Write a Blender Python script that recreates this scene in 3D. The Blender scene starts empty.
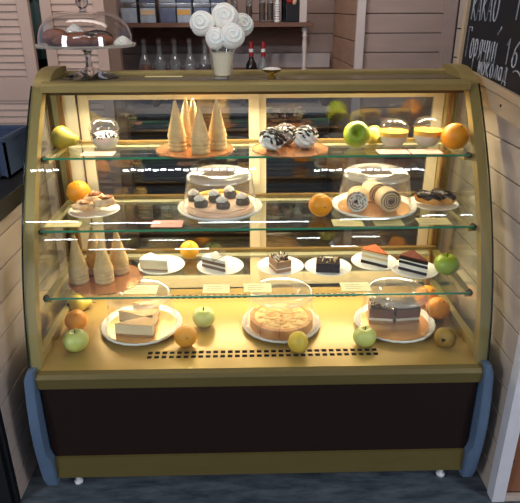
import bpy, bmesh, math, random
from math import sin, cos, pi, radians
from mathutils import Vector, Matrix

# ------------------------------------------------------------------ camera, world, lights
scn = bpy.context.scene
COL = scn.collection
cam_d = bpy.data.cameras.new('camera'); cam = bpy.data.objects.new('camera', cam_d); COL.objects.link(cam)
scn.camera = cam
th, ps, rl = radians(23.2), radians(1.285), radians(0.195)
F = Vector((sin(ps)*cos(th), cos(ps)*cos(th), -sin(th)))
R = Vector((cos(ps), -sin(ps), 0)); D = F.cross(R)
if D.z > 0: D = -D
R2 = R*cos(rl) + D*sin(rl); D2 = D*cos(rl) - R*sin(rl)
M = Matrix((( R2.x, -D2.x, -F.x, -0.0307), (R2.y, -D2.y, -F.y, -1.3207), (R2.z, -D2.z, -F.z, 1.3575), (0, 0, 0, 1)))
cam.matrix_world = M
cam_d.sensor_width = 36; cam_d.sensor_fit = 'HORIZONTAL'; cam_d.lens = 572.0/520*36; cam_d.clip_start = 0.02

world = bpy.data.worlds.new('world'); scn.world = world; world.use_nodes = True
bg = world.node_tree.nodes['Background']; bg.inputs[0].default_value = (0.62, 0.72, 1.0, 1); bg.inputs[1].default_value = 0.34
scn.view_settings.view_transform = 'Standard'; scn.view_settings.look = 'None'
scn.view_settings.exposure = 0.0; scn.view_settings.gamma = 1.0
scn.view_settings.use_curve_mapping = False

def area(name, loc, size, energy, color, direction=(0, 0, -1), spread=180):
    l = bpy.data.lights.new(name, 'AREA'); l.shape = 'RECTANGLE'; l.size, l.size_y = size
    l.energy = energy; l.color = color; l.spread = radians(spread)
    o = bpy.data.objects.new(name, l); COL.objects.link(o); o.location = loc
    o.rotation_euler = Vector(direction).to_track_quat('-Z', 'Y').to_euler()
    return o
LED_WARM = (1.0, 0.83, 0.575)
# warm strip lamps of the display case (under the top rail, and low at the back of the deck), then added shelf fills
area('case_top_light', (0, 0.385, 1.127), (1.14, 0.02), 18.0, LED_WARM, (0, -0.18, -1), 150)
area('case_low_light', (0, 0.418, 0.592), (1.10, 0.012), 4.6, LED_WARM, (0, -0.35, -1))
area('case_upper_shelf_fill', (0, 0.412, 0.957), (1.10, 0.012), 3.6, LED_WARM, (0, -0.5, -1))  # strip added under the top shelf to brighten the goods below
area('case_middle_shelf_fill', (0, 0.412, 0.782), (1.10, 0.012), 4.2, LED_WARM, (0, -0.5, -1))  # added likewise, lifts the plates on the lowest shelf
# added fill lights out of view, the hall pair kept clear of glass reflections
area('hall_fill_left', (-2.75, -2.4, 2.1), (0.8, 1.4), 52, (0.90, 0.94, 1.0), (0.75, 0.75, -0.4))
area('hall_fill_right', (2.75, -2.4, 2.1), (0.8, 1.4), 52, (0.90, 0.94, 1.0), (-0.75, 0.75, -0.4))
area('bar_fill', (-0.2, 0.5, 2.6), (1.8, 0.5), 15, (1.0, 0.86, 0.78), (0, 0.8, -0.9), 130)  # added fill that lifts the dim wall and flasks behind the case

# ------------------------------------------------------------------ materials
MATS = {}
def lin(c):
    return tuple((x/255/12.92 if x/255 <= 0.04045 else ((x/255+0.055)/1.055)**2.4) for x in c) + (1,)
def mat(name, rgb, rough=0.5, metal=0.0, noise=0.0, scale=20, bump=0.0, bscale=60, rgb2=None, spec=0.5, sss=0.0, stretch=None, coat=0.0, trans=0.0):
    if name in MATS: return MATS[name]
    m = bpy.data.materials.new(name); m.use_nodes = True; nt = m.node_tree; b = nt.nodes['Principled BSDF']
    c = lin(rgb); b.inputs['Base Color'].default_value = c
    b.inputs['Roughness'].default_value = rough; b.inputs['Metallic'].default_value = metal
    b.inputs['Specular IOR Level'].default_value = spec
    if sss: b.inputs['Subsurface Weight'].default_value = sss; b.inputs['Subsurface Scale'].default_value = 0.01
    if coat: b.inputs['Coat Weight'].default_value = coat; b.inputs['Coat Roughness'].default_value = 0.1
    if trans: b.inputs['Transmission Weight'].default_value = trans
    tc = nt.nodes.new('ShaderNodeTexCoord'); mp = nt.nodes.new('ShaderNodeMapping')
    nt.links.new(tc.outputs['Object'], mp.inputs[0])
    if stretch: mp.inputs['Scale'].default_value = stretch
    if noise or rgb2:
        n = nt.nodes.new('ShaderNodeTexNoise'); n.inputs['Scale'].default_value = scale; n.inputs['Detail'].default_value = 5
        nt.links.new(mp.outputs[0], n.inputs['Vector'])
        rp = nt.nodes.new('ShaderNodeValToRGB')
        c2 = lin(rgb2) if rgb2 else tuple(max(0, x*(1-noise)) for x in c[:3]) + (1,)
        rp.color_ramp.elements[0].position = 0.35; rp.color_ramp.elements[1].position = 0.65
        rp.color_ramp.elements[0].color = c2; rp.color_ramp.elements[1].color = c
        nt.links.new(n.outputs['Fac'], rp.inputs[0]); nt.links.new(rp.outputs[0], b.inputs['Base Color'])
    if bump:
        n2 = nt.nodes.new('ShaderNodeTexNoise'); n2.inputs['Scale'].default_value = bscale; n2.inputs['Detail'].default_value = 4
        nt.links.new(mp.outputs[0], n2.inputs['Vector'])
        bp = nt.nodes.new('ShaderNodeBump'); bp.inputs['Strength'].default_value = bump; bp.inputs['Distance'].default_value = 0.004
        nt.links.new(n2.outputs['Fac'], bp.inputs['Height']); nt.links.new(bp.outputs[0], b.inputs['Normal'])
    MATS[name] = m; return m
def glass(name, tint=(1, 1, 1), ior=1.5, rough=0.0, diffuse=0.0, dcol=(1, 1, 1), boost=1.0):
    """clear sheet: transparency plus a Fresnel reflection, and a little milky scatter if asked"""
    if name in MATS: return MATS[name]
    m = bpy.data.materials.new(name); m.use_nodes = True; nt = m.node_tree; nt.nodes.clear()
    out = nt.nodes.new('ShaderNodeOutputMaterial'); tr = nt.nodes.new('ShaderNodeBsdfTransparent'); tr.inputs[0].default_value = tint + (1,)
    gl = nt.nodes.new('ShaderNodeBsdfAnisotropic'); gl.inputs['Roughness'].default_value = rough; gl.inputs[0].default_value = (1, 1, 1, 1)
    lw = nt.nodes.new('ShaderNodeLayerWeight'); lw.inputs[0].default_value = 0.5
    f0 = ((ior-1)/(ior+1))**2
    pw = nt.nodes.new('ShaderNodeMath'); pw.operation = 'POWER'; pw.inputs[1].default_value = 5.0; nt.links.new(lw.outputs['Facing'], pw.inputs[0])
    fr = nt.nodes.new('ShaderNodeMath'); fr.operation = 'MULTIPLY_ADD'; fr.inputs[1].default_value = 1-f0; fr.inputs[2].default_value = f0
    nt.links.new(pw.outputs[0], fr.inputs[0])
    mx = nt.nodes.new('ShaderNodeMixShader')
    mm = nt.nodes.new('ShaderNodeMath'); mm.operation = 'MULTIPLY'; mm.inputs[1].default_value = boost; mm.use_clamp = True
    nt.links.new(fr.outputs[0], mm.inputs[0]); nt.links.new(mm.outputs[0], mx.inputs[0])
    last = tr.outputs[0]
    if diffuse:
        df = nt.nodes.new('ShaderNodeBsdfDiffuse'); df.inputs[0].default_value = dcol + (1,)
        tl = nt.nodes.new('ShaderNodeBsdfTranslucent'); tl.inputs[0].default_value = dcol + (1,)
        ad = nt.nodes.new('ShaderNodeMixShader'); ad.inputs[0].default_value = 0.5
        nt.links.new(df.outputs[0], ad.inputs[1]); nt.links.new(tl.outputs[0], ad.inputs[2])
        m2 = nt.nodes.new('ShaderNodeMixShader'); m2.inputs[0].default_value = diffuse
        nt.links.new(tr.outputs[0], m2.inputs[1]); nt.links.new(ad.outputs[0], m2.inputs[2]); last = m2.outputs[0]
    nt.links.new(last, mx.inputs[1]); nt.links.new(gl.outputs[0], mx.inputs[2]); nt.links.new(mx.outputs[0], out.inputs[0])
    MATS[name] = m; return m
def emit(name, rgb, s):
    m = bpy.data.materials.new(name); m.use_nodes = True; nt = m.node_tree; nt.nodes.clear()
    out = nt.nodes.new('ShaderNodeOutputMaterial'); e = nt.nodes.new('ShaderNodeEmission'); e.inputs[0].default_value = rgb + (1,); e.inputs[1].default_value = s
    nt.links.new(e.outputs[0], out.inputs[0]); MATS[name] = m; return m

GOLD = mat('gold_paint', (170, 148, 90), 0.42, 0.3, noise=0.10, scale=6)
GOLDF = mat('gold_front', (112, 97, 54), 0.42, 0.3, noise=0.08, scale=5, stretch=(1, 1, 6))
GOLDDECK = mat('gold_deck', (180, 148, 80), 0.32, 0.3, noise=0.06, scale=4, bump=0.02, bscale=30)
CREAM = mat('cream_aluminium', (222, 208, 172), 0.35, 0.25, noise=0.05, scale=8)
BROWN = mat('dark_brown_panel', (36, 24, 20), 0.6, spec=0.15, noise=0.1, scale=5, bump=0.03, bscale=120)
BUMP = mat('blue_grey_plastic', (86, 106, 130), 0.5, noise=0.12, scale=12, bump=0.05, bscale=200)
BLACKV = mat('black_void', (8, 7, 6), 0.8, noise=0.1)
EDGE = mat('green_glass_edge', (62, 150, 112), 0.15, noise=0.2, scale=15, spec=0.8)
EDGED = mat('dark_glass_edge', (8, 30, 20), 0.15, noise=0.2, scale=15, spec=0.8)
GCURVE = glass('curved_front_glass', (0.985, 1, 0.99), 1.45)
GSHELF = glass('shelf_glass', (0.955, 0.985, 0.965), 1.75)
GSIDE = glass('side_glass', (0.95, 0.99, 0.96), 1.6)
GBACK = glass('door_glass', (0.80, 0.82, 0.80), 1.9)
CLEAR = glass('clear_plastic', (0.97, 0.955, 0.93), 1.6, 0.03, 0.07, (1.0, 0.93, 0.82))
CLEARTOP = glass('ribbed_clear_plastic', (0.97, 0.96, 0.93), 1.8, 0.1, 0.36, (1.0, 0.97, 0.92))
CUPG = glass('cup_plastic', (0.97, 0.97, 0.97), 1.6, 0.03, 0.02)
TGLASS = glass('table_glass', (0.90, 0.91, 0.91), 1.6, 0.0)
FGLASS = glass('flask_glass', (0.88, 0.90, 0.92), 1.7, 0.05, 0.16, (0.85, 0.9, 0.95))
WHITEP = mat('white_plate', (238, 236, 226), 0.3, noise=0.03)
FOIL = mat('copper_foil_card', (232, 168, 116), 0.22, 0.75, noise=0.12, scale=30)
FOILG = mat('golden_foil_card', (238, 184, 118), 0.3, 0.6, noise=0.12, scale=30)
WAFER = mat('wafer', (226, 188, 128), 0.8, noise=0.18, scale=60, bump=0.4, bscale=160)
MERI = mat('meringue', (244, 238, 228), 0.7, noise=0.05, scale=30, sss=0.2, bump=0.15, bscale=80)
CHOC = mat('chocolate', (44, 24, 16), 0.35, noise=0.3, scale=40, bump=0.2, bscale=80)
CHOCM = mat('milk_chocolate_cream', (120, 78, 52), 0.5, noise=0.15, scale=40, bump=0.2)
COCOA = mat('cocoa_dust', (128, 58, 30), 0.9, noise=0.35, scale=80, bump=0.3, bscale=200)
SPD = mat('dark_sponge', (48, 28, 22), 0.9, noise=0.4, scale=120, bump=0.6, bscale=240)
SPL = mat('pale_sponge', (236, 206, 150), 0.9, noise=0.15, scale=90, bump=0.4, bscale=220)
CREAMF = mat('cream_filling', (246, 238, 222), 0.5, noise=0.04, sss=0.1)
CHEESE = mat('cheesecake', (246, 226, 180), 0.55, noise=0.06, scale=40, bump=0.1)
CHEESET = mat('baked_cheesecake_top', (244, 196, 120), 0.5, noise=0.12, scale=25, bump=0.1)
BISC = mat('biscuit_base', (186, 134, 78), 0.9, noise=0.3, scale=120, bump=0.5, bscale=200)
CRUST = mat('golden_crust', (224, 168, 92), 0.65, rgb2=(190, 122, 54), scale=18, bump=0.4, bscale=60)
PIEF = mat('baked_filling', (250, 214, 128), 0.5, rgb2=(226, 160, 70), scale=35, bump=0.5, bscale=50)
BUN = mat('baked_bun', (206, 150, 92), 0.7, rgb2=(236, 204, 160), scale=22, bump=0.3, bscale=60)
PINKC = mat('pink_cream', (246, 206, 176), 0.5, noise=0.08, scale=20, sss=0.1)
YCREAM = mat('yellow_sauce', (250, 196, 60), 0.3, noise=0.06)
ORANGE = mat('orange_peel', (250, 158, 26), 0.42, noise=0.08, scale=8, bump=0.25, bscale=220)
ORANGED = mat('orange_cut_face', (246, 160, 50), 0.5, noise=0.1, scale=30)
YELF = mat('lemon_peel', (232, 196, 70), 0.42, noise=0.1, scale=20, bump=0.2, bscale=200)
GAPP = mat('green_apple_skin', (206, 210, 98), 0.33, rgb2=(208, 212, 130), scale=9)
GAPPD = mat('deep_green_apple_skin', (150, 176, 40), 0.33, rgb2=(168, 188, 62), scale=9)
PEARM = mat('pear_skin', (200, 174, 58), 0.42, rgb2=(168, 150, 50), scale=14, bump=0.05)
PEARR = mat('russet_pear_skin', (190, 150, 62), 0.5, rgb2=(150, 112, 44), scale=20, bump=0.08)
QUIN = mat('quince_skin', (176, 184, 44), 0.38, rgb2=(140, 166, 44), scale=12)
STEM = mat('fruit_stem', (74, 50, 26), 0.8, noise=0.3)
TAGP = mat('pink_paper', (240, 178, 160), 0.8, noise=0.05, rgb2=(232, 168, 152), scale=60)
TAGY = mat('cream_paper', (226, 212, 150), 0.8, noise=0.05)
TAGG = mat('pale_green_paper', (242, 238, 184), 0.8, noise=0.05)
def thick_glass(name):
    m = bpy.data.materials.new(name); m.use_nodes = True; b = m.node_tree.nodes['Principled BSDF']
    b.inputs['Transmission Weight'].default_value = 1.0; b.inputs['Roughness'].default_value = 0.02; b.inputs['IOR'].default_value = 1.45
    b.inputs['Base Color'].default_value = (0.93, 0.93, 0.92, 1); return m
THICK = thick_glass('thick_clear_glass')
FILM = glass('clear_film', (0.99, 0.99, 0.98), 1.4, 0.02, 0.05)
SHIP_R = mat('shiplap_white_paint', (188, 170, 156), 0.6, noise=0.08, scale=5, stretch=(1, 1, 5), bump=0.05, bscale=40)
SHIP_L = mat('shiplap_counter_paint', (184, 164, 152), 0.6, noise=0.10, scale=5, stretch=(1, 1, 5), bump=0.05, bscale=40)
SHIP_B = mat('shiplap_back_paint', (158, 138, 130), 0.7, noise=0.10, scale=5, stretch=(1, 1, 6), bump=0.08, bscale=40)
SHIP_T = mat('shiplap_tan_wood', (176, 138, 112), 0.7, noise=0.15, scale=6, stretch=(1, 1, 6), bump=0.08, bscale=40)
PINKW = mat('pinkish_shutter_paint', (178, 152, 138), 0.6, noise=0.08, scale=6)
PALEW = mat('pale_painted_post', (196, 184, 180), 0.55, noise=0.08, scale=6, bump=0.05)
SHELFW = mat('brown_shelf_wood', (112, 78, 62), 0.6, noise=0.25, scale=10, stretch=(1, 8, 8), bump=0.05)
LIGHTW = mat('light_pine', (210, 184, 148), 0.6, noise=0.12, scale=6, stretch=(1, 1, 5), bump=0.08)
BOXW = mat('brown_pine', (140, 88, 58), 0.65, noise=0.3, scale=8, stretch=(4, 4, 0.6), bump=0.1)
BLACK = mat('black_laminate', (20, 19, 22), 0.4, noise=0.2, scale=9)
BOARD = mat('chalkboard', (26, 24, 28), 0.8, rgb2=(34, 31, 36), scale=5)
CHALK = mat('chalk', (206, 206, 210), 0.95, rgb2=(160, 160, 166), scale=200)
DARKC = mat('dark_cabinet', (70, 56, 50), 0.5, noise=0.2, scale=8)
STEEL = mat('brushed_steel', (190, 190, 192), 0.25, 0.9, noise=0.08, scale=30)
BRASS = mat('brass', (196, 160, 70), 0.25, 0.8, noise=0.1)
BLUEBOX = mat('blue_grey_box_plastic', (46, 62, 92), 0.6, noise=0.25, scale=20, stretch=(8, 8, 1), bump=0.1)
TEAL = mat('teal_cloth', (110, 140, 140), 0.8, noise=0.2, scale=14)
REDL = mat('red_label', (150, 30, 34), 0.5, noise=0.1)
LIDW = mat('white_plastic', (226, 226, 228), 0.4, noise=0.05)
TEAB = mat('blue_grey_canister', (164, 176, 192), 0.3, noise=0.25, scale=30)
TEAD = mat('dark_blue_canister', (96, 106, 134), 0.35, noise=0.2, scale=30)
LABC = mat('beige_label', (206, 178, 140), 0.7, noise=0.05)
LABO = mat('orange_label', (206, 158, 84), 0.7, noise=0.05)
AMB = mat('amber_liquid', (120, 56, 20), 0.2, noise=0.1)
DKL = mat('dark_liquid', (30, 24, 24), 0.2, noise=0.1)

def floor_mat():
    m = bpy.data.materials.new('dark_scuffed_floor'); m.use_nodes = True; nt = m.node_tree; b = nt.nodes['Principled BSDF']
    tc = nt.nodes.new('ShaderNodeTexCoord'); mp = nt.nodes.new('ShaderNodeMapping'); mp.inputs['Scale'].default_value = (2.2, 9, 1)
    nt.links.new(tc.outputs['Object'], mp.inputs[0])
    n = nt.nodes.new('ShaderNodeTexNoise'); n.inputs['Scale'].default_value = 3.2; n.inputs['Detail'].default_value = 9; n.inputs['Roughness'].default_value = 0.7
    nt.links.new(mp.outputs[0], n.inputs['Vector'])
    rp = nt.nodes.new('ShaderNodeValToRGB'); e = rp.color_ramp.elements
    e[0].position = 0.36; e[0].color = lin((44, 52, 62)); e[1].position = 0.72; e[1].color = lin((104, 112, 118))
    nt.links.new(n.outputs['Fac'], rp.inputs[0]); nt.links.new(rp.outputs[0], b.inputs['Base Color'])
    b.inputs['Roughness'].default_value = 0.55
    bp = nt.nodes.new('ShaderNodeBump'); bp.inputs['Strength'].default_value = 0.15; bp.inputs['Distance'].default_value = 0.003
    nt.links.new(n.outputs['Fac'], bp.inputs['Height']); nt.links.new(bp.outputs[0], b.inputs['Normal'])
    return m
FLOORM = floor_mat()

from mathutils import noise as NZ
# ------------------------------------------------------------------ helpers
rnd = random.Random(7)
def mk(name, bm, m, parent=None, smooth=False, loc=None, rot=None):
    bmesh.ops.recalc_face_normals(bm, faces=bm.faces)
    me = bpy.data.meshes.new(name); bm.to_mesh(me); bm.free()
    if smooth:
        for p in me.polygons: p.use_smooth = True
        if smooth != 'all':
            me.set_sharp_from_angle(angle=radians(42))
    me.materials.append(m)
    o = bpy.data.objects.new(name, me); COL.objects.link(o)
    if parent is not None: o.parent = parent
    if loc is not None: o.location = loc
    if rot is not None: o.rotation_euler = rot
    return o
def tag(o, label=None, cat=None, group=None, kind=None):
    if label: o['label'] = label
    if cat: o['category'] = cat
    if group: o['group'] = group
    if kind: o['kind'] = kind
    return o
def thing(name, label, cat, loc=(0, 0, 0), rz=0.0, group=None, rot=None):
    o = bpy.data.objects.new(name, None); COL.objects.link(o); o.location = loc
    o.rotation_euler = rot if rot else (0, 0, rz); o.empty_display_size = 0.03
    return tag(o, label, cat, group)
def struct(name, bm, m, smooth=False, label=None):
    o = mk(name, bm, m, None, smooth); o['kind'] = 'structure'
    if label: o['label'] = label
    return o
def B(): return bmesh.new()
def box(bm, x0, x1, y0, y1, z0, z1, bev=0.0, mtx=None):
    b = bmesh.new() if bev or mtx else bm
    vs = [b.verts.new((x, y, z)) for x in (x0, x1) for y in (y0, y1) for z in (z0, z1)]
    for f in ((0, 1, 3, 2), (4, 6, 7, 5), (0, 4, 5, 1), (2, 3, 7, 6), (0, 2, 6, 4), (1, 5, 7, 3)):
        b.faces.new([vs[i] for i in f])
    if b is not bm:
        if bev: bmesh.ops.bevel(b, geom=b.edges[:], offset=bev, segments=2, affect='EDGES', profile=0.7)
        if mtx: b.transform(mtx)
        join(bm, b)
    return bm
def join(bm, b, mtx=None):
    if mtx is not None: b.transform(mtx)
    t = bpy.data.meshes.new('t'); b.to_mesh(t); b.free(); bm.from_mesh(t); bpy.data.meshes.remove(t)
def lathe(bm, prof, n=48, fn=None, mtx=None, cap=False):
    """prof: list of (r, z). fn(angle, i) -> radius factor"""
    b = bmesh.new(); rings = []
    for i, (r, z) in enumerate(prof):
        if r < 1e-6: rings.append([b.verts.new((0, 0, z))]); continue
        rings.append([b.verts.new((r*(fn(2*pi*k/n, i) if fn else 1)*cos(2*pi*k/n), r*(fn(2*pi*k/n, i) if fn else 1)*sin(2*pi*k/n), z)) for k in range(n)])
    for a, c in zip(rings, rings[1:]):
        for k in range(n):
            k2 = (k+1) % n
            if len(a) == 1 and len(c) == 1: continue
            if len(a) == 1: b.faces.new((a[0], c[k], c[k2]))
            elif len(c) == 1: b.faces.new((a[k], a[k2], c[0]))
            else: b.faces.new((a[k], a[k2], c[k2], c[k]))
    join(bm, b, mtx); return bm
def tube(bm, pts, r, n=8, caps=True):
    pts = [Vector(p) for p in pts]; rings = []
    b = bmesh.new(); up = None
    for i, p in enumerate(pts):
        t = (pts[min(i+1, len(pts)-1)] - pts[max(i-1, 0)]).normalized()
        if up is None: up = t.orthogonal().normalized()
        up = (up - t*up.dot(t)).normalized(); s = t.cross(up)
        rr = r[i] if isinstance(r, (list, tuple)) else r
        rings.append([b.verts.new(p + (up*cos(2*pi*k/n) + s*sin(2*pi*k/n))*rr) for k in range(n)])
    for a, c in zip(rings, rings[1:]):
        for k in range(n): b.faces.new((a[k], a[(k+1) % n], c[(k+1) % n], c[k]))
    if caps: b.faces.new(rings[0][::-1]); b.faces.new(rings[-1])
    join(bm, b); return bm
def prism(bm, poly, axis, a0, a1):
    """extrude a 2D outline along x, y or z"""
    b = bmesh.new()
    def P(u, v, w): return {'x': (w, u, v), 'y': (u, w, v), 'z': (u, v, w)}[axis]
    A = [b.verts.new(P(u, v, a0)) for u, v in poly]; C = [b.verts.new(P(u, v, a1)) for u, v in poly]
    b.faces.new(A); b.faces.new(C[::-1])
    for i in range(len(poly)):
        j = (i+1) % len(poly); b.faces.new((A[i], C[i], C[j], A[j]))
    join(bm, b); return bm
def lumpy(bm, rx, ry, rz, amp=0.08, freq=3.0, seed=0, seg=24, c=(0, 0, 0), flat=None):
    from mathutils import noise as N
    b = bmesh.new(); bmesh.ops.create_uvsphere(b, u_segments=seg, v_segments=seg*2//3, radius=1)
    for v in b.verts:
        k = 1 + amp*N.noise(v.co*freq + Vector((seed*3.1, seed*1.7, seed)))*2
        v.co = Vector((v.co.x*rx*k, v.co.y*ry*k, v.co.z*rz*k))
        if flat is not None and v.co.z < flat: v.co.z = flat
        v.co += Vector(c)
    join(bm, b); return bm

# ------------------------------------------------------------------ setting
bm = B(); box(bm, -3, 3, -0.075, 3.2, -0.12, 0); struct('floor', bm, FLOORM)
bm = B(); box(bm, -3, 3, -5.5, -0.083, -0.12, -0.006); struct('floor_front', bm, FLOORM)
bm = B(); box(bm, -3, 3, -0.083, -0.075, -0.12, -0.03); struct('trim_1', bm, BLACKV)

def shiplap(name, m, p0, u, length, z0, z1, bh, nrm, thick=0.018, gap=0.004, struct_=True, tilt=0.0, parent=None):
    """rows of horizontal boards on a wall; u = direction along the wall, nrm = facing"""
    bm = B(); u = Vector(u).normalized(); nv = Vector(nrm).normalized(); p0 = Vector(p0)
    z = z0
    rot = Matrix((( u.x, nv.x, 0, p0.x), (u.y, nv.y, 0, p0.y), (0, 0, 1, 0), (0, 0, 0, 1)))
    box(bm, 0, length, -thick-0.02, -thick+0.001, z0, z1, mtx=rot)
    while z < z1 - 1e-4:
        zz = min(z+bh-gap, z1); box(bm, 0, length, -thick, 0, z, zz, bev=0.0025, mtx=rot); z += bh
    if struct_: return struct(name, bm, m)
    return mk(name, bm, m, parent)

# back wall of the bar, nook wall, grey board wall
shiplap('wall_back', SHIP_B, (-2.4, 2.32, 0), (1, 0, 0), 3.1, 0, 2.6, 0.11, (0, -1, 0))
shiplap('wall_nook', SHIP_T, (0.49, 2.30, 0), (0.02, -0.83, 0), 0.84, 0, 2.6, 0.12, (-1, 0, 0))
shiplap('wall_rear_right', SHIP_B, (0.475, 1.45, 0), (1, 0, 0), 0.55, 0, 2.6, 0.083, (0, -1, 0))
bm = B(); box(bm, 0.468, 0.506, 1.425, 1.452, 0, 2.6, 0.003); struct('trim_2', bm, PALEW)
bm = B(); box(bm, 0.86, 0.915, 1.425, 1.452, 0, 2.6, 0.003); struct('trim_3', bm, SHIP_B)
bm = B(); box(bm, 0.692, 1.4, 0.745, 0.775, 0, 2.2, 0.002); struct('dark_strip', bm, BLACK)  # dark strip filling the black gap beside the board frame
# right side wall of white boards, near post
shiplap('wall_right', SHIP_R, (0.688, 0.75, 0), (0.0, -1, 0), 0.80, 0, 1.62, 0.092, (-1, 0, 0))
bm = B(); box(bm, 0.684, 0.722, -0.068, -0.03, 0, 1.5, 0.002); struct('trim_5', bm, mat('white_post_paint', (214, 210, 214), 0.5, noise=0.05))
bm = B(); box(bm, 0.723, 1.0, -0.066, -0.049, 0, 0.018, 0.002); struct('baseboard_right', bm, SHIP_R)

# ceiling with strips of small lamps over the hall (behind the viewer), seen only as reflections in the glass
bm = B(); box(bm, -3, 3, -6.5, 3.2, 3.02, 3.06); struct('ceiling', bm, mat('ceiling_paint', (40, 40, 44), 0.8, noise=0.1))
LEDM = emit('cool_led', (0.85, 0.93, 1.0), 45)
def led_row(x0, x1, y, dots, label, w=0.016):
    t = thing('ceiling_strip_light', label, 'light', ((x0+x1)/2, y, 3.0), group='ceiling strip lights over the hall')
    b = B(); L = (x1-x0)/2; box(b, -L, L, -0.03, 0.03, 0.006, 0.02, 0.002); mk('housing', b, LIDW, t)
    b = B()
    if dots:
        n = int((x1-x0)/0.055)
        for i in range(n):
            cx = -L + (i+0.5)*(x1-x0)/n
            box(b, cx-0.019, cx+0.019, -w+(i % 2)*w*0.7, w*0.3+(i % 2)*w*0.7, -0.004, 0.006)
    else: box(b, -L, L, -w/2, w/2, -0.004, 0.006)
    mk('light_strip', b, LEDM, t)
RL = 'slim ceiling lamp over the hall floor, mirrored in the front glass'
led_row(-1.62, -1.40, -1.50, True, RL, .022); led_row(-0.95, 0.04, -1.51, True, RL, .022); led_row(0.46, 1.53, -1.55, True, RL, .022)
for a, b_, y in ((-1.62, -2.1, -3.02), (-1.52, -0.86, -3.1), (-0.5, 0.55, -3.12), (0.84, 1.3, -3.05), (1.6, 2.3, -2.92),
                 (-2.2, -1.85, -3.92), (-1.75, -1.3, -3.96), (-1.1, -0.72, -4.02), (0.5, 0.75, -4.0), (1.1, 1.4, -3.95),
                 (-1.9, -1.35, -4.62), (-0.9, -0.5, -4.66), (0.95, 1.25, -4.6)):
    led_row(min(a, b_), max(a, b_), y, False, RL, 0.022)

# ------------------------------------------------------------------ left counter
t = thing('side_counter', 'black-topped counter with whitewashed board side, left of the display case', 'counter', (-0.72, 0, 0))
bm = B(); box(bm, -0.60, -0.022, -0.018, 0.60, 0.0, 0.815); mk('carcass', bm, DARKC, t)
shiplap('side_panel', SHIP_L, (-0.0, -0.02, 0), (0, 1, 0), 0.62, 0.0, 0.815, 0.086, (1, 0, 0), struct_=False, parent=t)
bm = B(); box(bm, -0.62, -0.014, -0.05, -0.0385, 0.0, 0.815, 0.002); box(bm, -0.62, -0.001, -0.0385, -0.0205, 0.0, 0.815); mk('front_panel', bm, BLACK, t)
bm = B(); box(bm, -0.62, 0.012, -0.07, 0.66, 0.8165, 0.868, 0.004); mk('counter_top', bm, BLACK, t)
t = thing('plastic_crate', 'dark blue plastic crate on the black counter at the left edge', 'crate', (-0.90, 0.52, 0.869))
bm = B()
box(bm, -0.14, 0.135, -0.10, 0.10, 0, 0.008); box(bm, -0.14, -0.132, -0.10, 0.10, 0, 0.125); box(bm, 0.127, 0.135, -0.10, 0.10, 0, 0.125)
box(bm, -0.14, 0.135, -0.10, -0.092, 0, 0.125); box(bm, -0.14, 0.135, 0.092, 0.10, 0, 0.125)
for i in range(12): box(bm, -0.135+i*0.0235, -0.130+i*0.0235, -0.104, -0.10, 0.004, 0.112)
mk('crate_body', bm, BLUEBOX, t)
bm = B(); box(bm, -0.146, 0.141, -0.108, -0.09, 0.112, 0.127, 0.003); box(bm, -0.146, 0.141, 0.09, 0.106, 0.112, 0.127, 0.003); box(bm, 0.125, 0.141, -0.09, 0.09, 0.112, 0.127, 0.003); box(bm, -0.146, -0.13, -0.09, 0.09, 0.112, 0.127, 0.003)
mk('rim', bm, BLUEBOX, t)

# ------------------------------------------------------------------ louvred shutters behind
def louvre(x0, x1, y0, y1, label):
    L = math.hypot(x1-x0, y1-y0); t = thing('louvred_door', label, 'door', (x0, y0, 0), math.atan2(y1-y0, x1-x0))
    b = B(); box(b, 0, 0.05, -0.015, 0.015, 0, 2.2, 0.002); box(b, L-0.05, L, -0.015, 0.015, 0, 2.2, 0.002)
    for z in (0, 1.0-0.05, 2.1): box(b, 0.05, L-0.05, -0.013, 0.013, z, z+0.1)
    mk('door_frame', b, PINKW, t)
    b = B(); z = 0.12
    while z < 2.09:
        if not (0.962 < z < 1.04):
            box(b, 0.05, L-0.05, -0.021, 0.021, -0.003, 0.003, mtx=Matrix.Translation((0, 0, z)) @ Matrix.Rotation(radians(74), 4, 'X'))
        z += 0.031
    mk('slats', b, PINKW, t)
louvre(-1.70, -1.003, 1.50, 1.50, 'pinkish louvred door leaf at the far left, before the dark gap')
louvre(-0.958, -0.664, 1.53, 1.50, 'pinkish louvred door leaf behind the domed cake stand')
bm = B(); box(bm, -0.86, -0.765, 1.95, 2.0, 0, 2.6, 0.003); box(bm, -0.762, -0.705, 1.94, 2.0, 0, 2.6, 0.003); struct('trim_6', bm, PINKW)
bm = B(); box(bm, -1.5, -0.99, 1.8, 1.83, 0, 2.6); struct('wall_gap', bm, BLACK)
t = thing('hanging_cloth', 'greyish teal cloth hanging in the gap between the louvred doors', 'cloth', (-1.06, 1.70, 1.12))
bm = B(); pl = [(-0.05+0.1*i/12, 0.012*sin(i*1.3)) for i in range(13)]
prism(bm, pl + [(x, y+0.005) for x, y in reversed(pl)], 'z', 0, 0.27); mk('cloth_panel', bm, TEAL, t, 'all')
bm = B(); tube(bm, [(-0.07, 0, 0.275), (0.07, 0, 0.275)], 0.008); mk('hanging_rod', bm, STEEL, t, True)

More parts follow.
